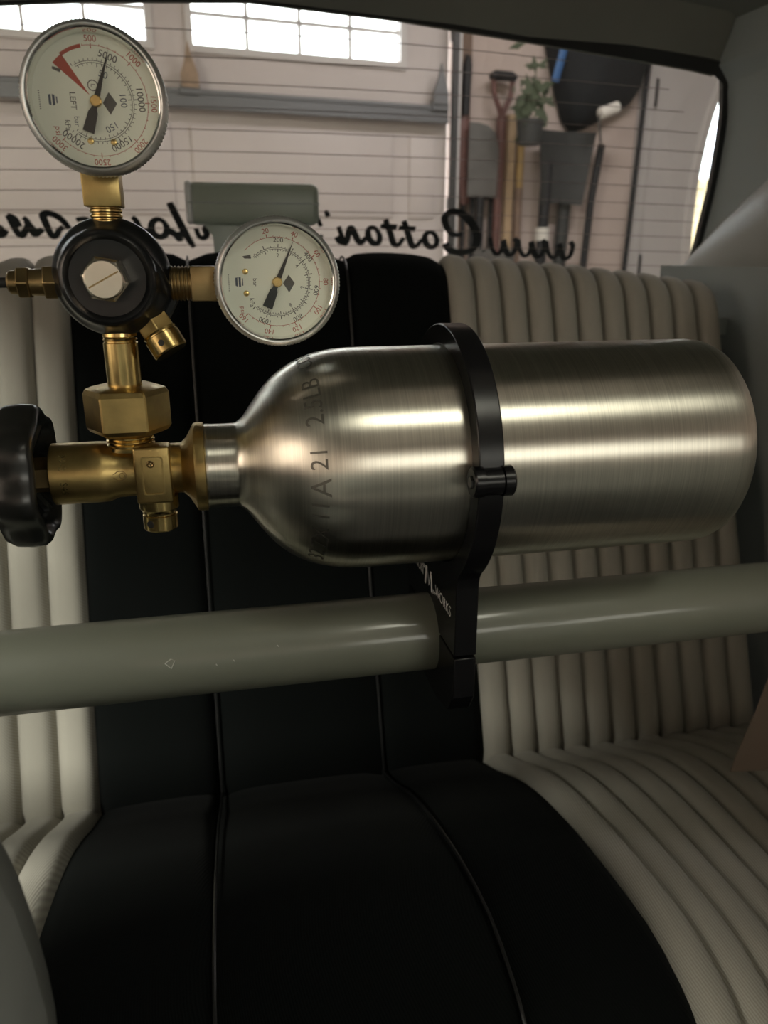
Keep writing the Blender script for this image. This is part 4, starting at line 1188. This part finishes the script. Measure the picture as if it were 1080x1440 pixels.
spec1.needle = 70
def spec2(arc, tick, txt, poly, riv):
    A = lambda f: 135 - 270 * f
    arc(0.80, 135, -135, 0.009, 'ink_red')
    for k in range(0, 33):
        if k >= 2: tick(0.80, 0.86 if k % 4 == 0 else 0.825, A(k / 32), 0.014 if k % 4 == 0 else 0.009, 'ink_red')
    for k in range(1, 9): txt(str(20 * k), 0.915, A(k / 8), 0.13, 'ink_red')
    for r in (0.59, 0.615): arc(r, 133, -133, 0.008, 'ink_black')
    for k in range(1, 45):
        tick(0.615, 0.68 if k % 4 == 0 else 0.645, A(k * 25 / 1103), 0.014 if k % 4 == 0 else 0.009, 'ink_black')
    for k in range(1, 55):
        tick(0.59, 0.53 if k % 5 == 0 else 0.56, A(k * 0.2 / 11.03), 0.012 if k % 5 == 0 else 0.008, 'ink_black')
    for k in range(1, 6): txt(str(200 * k), 0.745, A(k * 200 / 1103), 0.125, 'ink_black')
    for k in range(1, 6): txt(str(2 * k), 0.475, A(k * 2 / 11.03), 0.10, 'ink_black')
    poly([(0.11, -0.02), (0.22, 0.13), (0.33, -0.02), (0.22, -0.19)], 'ink_grey')
    poly([(-0.77, 0.08), (-0.73, 0.09), (-0.73, -0.08), (-0.77, -0.06)], 'ink_blue')
    poly([(-0.71, 0.09), (-0.67, 0.09), (-0.67, -0.08), (-0.71, -0.08)], 'ink_blue')
    poly([(-0.65, 0.07), (-0.63, 0.07), (-0.63, -0.06), (-0.65, -0.06)], 'ink_blue')
    poly([(-0.62, 0.46), (-0.47, 0.49), (-0.46, 0.42), (-0.58, 0.42)], 'ink_grey')
    for k in range(9): poly([(-0.90, 0.14 - 0.035 * k), (-0.88, 0.14 - 0.035 * k), (-0.88, 0.125 - 0.035 * k), (-0.90, 0.125 - 0.035 * k)], 'ink_grey')
    txt('bar', 0.41, 180, 0.11, 'ink_black', -90)
    txt('kPa', 0.61, 217, 0.12, 'ink_black', -90)
    txt('psi', 0.83, 217, 0.12, 'ink_red', -90)
    riv(-0.58, 0.19); riv(-0.58, -0.20)
spec2.needle = 66
G1 = (-0.0405, 0.352, 1.0567)
G2 = (0.0275, 0.355, 0.9880)
g1 = gauge(G1, None, 'upper chrome gauge with a red wedge on its white dial', spec1)
g2 = gauge(G2, None, 'right-hand chrome gauge without red wedge', spec2)
build(MB().box((CX, TY - 0.004, 1.0262), (0.0152, 0.0150, 0.0150), 0.0007), 'gauge_stem', 'brass', g1)
build(MB().lathe((CX, TY - 0.002, 1.012), (0, 0, 1), threads(0.0, 0.0085, 0.0068, 4), 32), 'stem_thread', 'brass_bright', g1, smooth=30)
build(MB().box((-0.0035, TY - 0.003, 0.9872), (0.0130, 0.0150, 0.0150), 0.0007), 'gauge_stem', 'brass_dark', g2)
build(MB().lathe((-0.0190, TY - 0.002, 0.9872), (1, 0, 0), threads(0.0, 0.0095, 0.0076, 6), 32), 'stem_thread', 'brass_dark', g2, smooth=30)

# black hose pushed into the outlet fitting
h = build(MB().tube(smooth_path([(-0.0862, TY, 0.9880), (-0.11, TY, 0.9876), (-0.15, TY + 0.01, 0.983), (-0.22, TY + 0.03, 0.94), (-0.28, TY + 0.05, 0.85)], 6), 0.0022, 12), 'air_hose', 'seal')
tag(h, 'thin black hose leaving the brass fitting at the left edge', 'hose')

# ================================================================== MOUNTING BRACKET
BX0, BX1 = 0.1085, 0.1205
br = empty('bottle_bracket', ((BX0 + BX1) / 2, BY, 0.757), 'black anodised clamp bracket holding the bottle to the roll bar', 'bracket')
TW = BX1 - BX0
RI, RO = 0.0560, 0.0662
def arcp(cy, cz, r, a0, a1, n): return [(cy - r * cos(radians(lerp(a0, a1, i / n))), cz + r * sin(radians(lerp(a0, a1, i / n)))) for i in range(n + 1)]
# upper band: from the knuckle (front, angle 4) over the top to the back
build(MB().strip(arcp(TY, TZ, RO, 7, 178, 48), arcp(TY, TZ, RI, 7, 178, 48), TW, YZ(BX0)), 'upper_clamp', 'black_anod', br, smooth=35, bevel=0.0007)
# lower cradle with saddle on top of the bar
lower = arcp(TY, TZ, RO, 0, -50, 14)
front = [(0.3350, 0.8470), (0.3362, 0.8435), (0.3365, 0.840), (0.3365, 0.8025)]
barh = arcp(BY, BZ, BR + 0.0002, 24, 156, 16)
rear = [(0.4355, 0.8025), (0.4355, 0.842)]
back = list(reversed(arcp(TY, TZ, RO, 180, 225, 10)))
inner = arcp(TY, TZ, RI, 180, 360, 40)
poly = lower + front + barh + rear + back + inner
build(MB().prism(poly, TW, YZ(BX0)), 'cradle', 'black_anod', br, smooth=30, bevel=0.0006)
low = [(0.3365, 0.8010)] + arcp(BY, BZ, BR + 0.0002, 21, -201, 24) + [(0.4355, 0.8010), (0.4355, 0.778), (0.428, 0.7665), (0.405, 0.7600), (0.367, 0.7600), (0.344, 0.7665), (0.3365, 0.778)]
build(MB().prism(low, TW, YZ(BX0)), 'bar_cap', 'black_anod', br, smooth=30, bevel=0.0006)
# knuckle joint at the front and pin
kn = MB().lathe((BX0 - 0.0035, TY - RO + 0.0005, TZ + 0.0035), (1, 0, 0), [(0, 0), (0, 0.0062), (0.0008, 0.0070), (0.0050, 0.0070), (0.0050, 0)], 32)
kn.lathe((BX1 - 0.0015, TY - RO + 0.0005, TZ + 0.0035), (1, 0, 0), [(0, 0), (0, 0.0070), (0.0042, 0.0070), (0.0050, 0.0062), (0.0050, 0)], 32)
kn.lathe((BX0 + 0.0018, TY - RO + 0.0005, TZ + 0.0035), (1, 0, 0), [(0, 0), (0, 0.0062), (0.0082, 0.0062), (0.0082, 0)], 32)
kk = build(kn, 'hinge_knuckle', 'black_anod', br, smooth=35)
build(MB().lathe((BX0 - 0.0042, TY - RO + 0.0005, TZ + 0.0035), (1, 0, 0), [(0, 0), (0, 0.0028), (0.0010, 0.0032), (0.0010, 0)], 6), 'hinge_pin', 'black_plastic', kk)
# white lettering on the left flank of the cradle, reading towards the viewer
mb = MB()
def flank(v, f, yc, zc):
    mb.add([Vector((BX0 - 0.00015, yc - p.x, zc + p.y)) for p in v], f)
flank(*text_geo('MOTION', 0.0078), 0.4150, 0.8248)
flank(*text_geo('WORKS', 0.0084), 0.3590, 0.8240)
def fl(pts): mb.add([Vector((BX0 - 0.00015, y, z)) for y, z in pts], [tuple(range(len(pts)))])
lx, lz = 0.3880, 0.8250
for dy in (0.0,):
    fl([(lx + 0.0085, lz - 0.0058), (lx + 0.0055, lz - 0.0058), (lx + 0.0030, lz + 0.0058), (lx + 0.0062, lz + 0.0058)])
    fl([(lx + 0.0030, lz + 0.0058), (lx + 0.0000, lz - 0.0005), (lx - 0.0004, lz - 0.0045), (lx + 0.0016, lz + 0.0012)])
    fl([(lx - 0.0002, lz - 0.0045), (lx - 0.0035, lz + 0.0058), (lx - 0.0062, lz + 0.0058), (lx - 0.0018, lz - 0.0030)])
    fl([(lx - 0.0040, lz + 0.0045), (lx - 0.0066, lz + 0.0045), (lx - 0.0088, lz - 0.0058), (lx - 0.0060, lz - 0.0058)])
for k in range(3):
    fl([(lx + 0.0120 + 0.002 * k, lz + 0.0047 - 0.0008 * k), (lx + 0.0068, lz + 0.0047 - 0.0008 * k), (lx + 0.0070, lz + 0.0043 - 0.0008 * k), (lx + 0.0120 + 0.002 * k, lz + 0.0043 - 0.0008 * k)])
    fl([(lx - 0.0125 - 0.002 * k, lz - 0.0047 + 0.0008 * k), (lx - 0.0092, lz - 0.0047 + 0.0008 * k), (lx - 0.0090, lz - 0.0043 + 0.0008 * k), (lx - 0.0125 - 0.002 * k, lz - 0.0043 + 0.0008 * k)])
build(mb, 'lettering', 'ink_white', br, smooth=0)
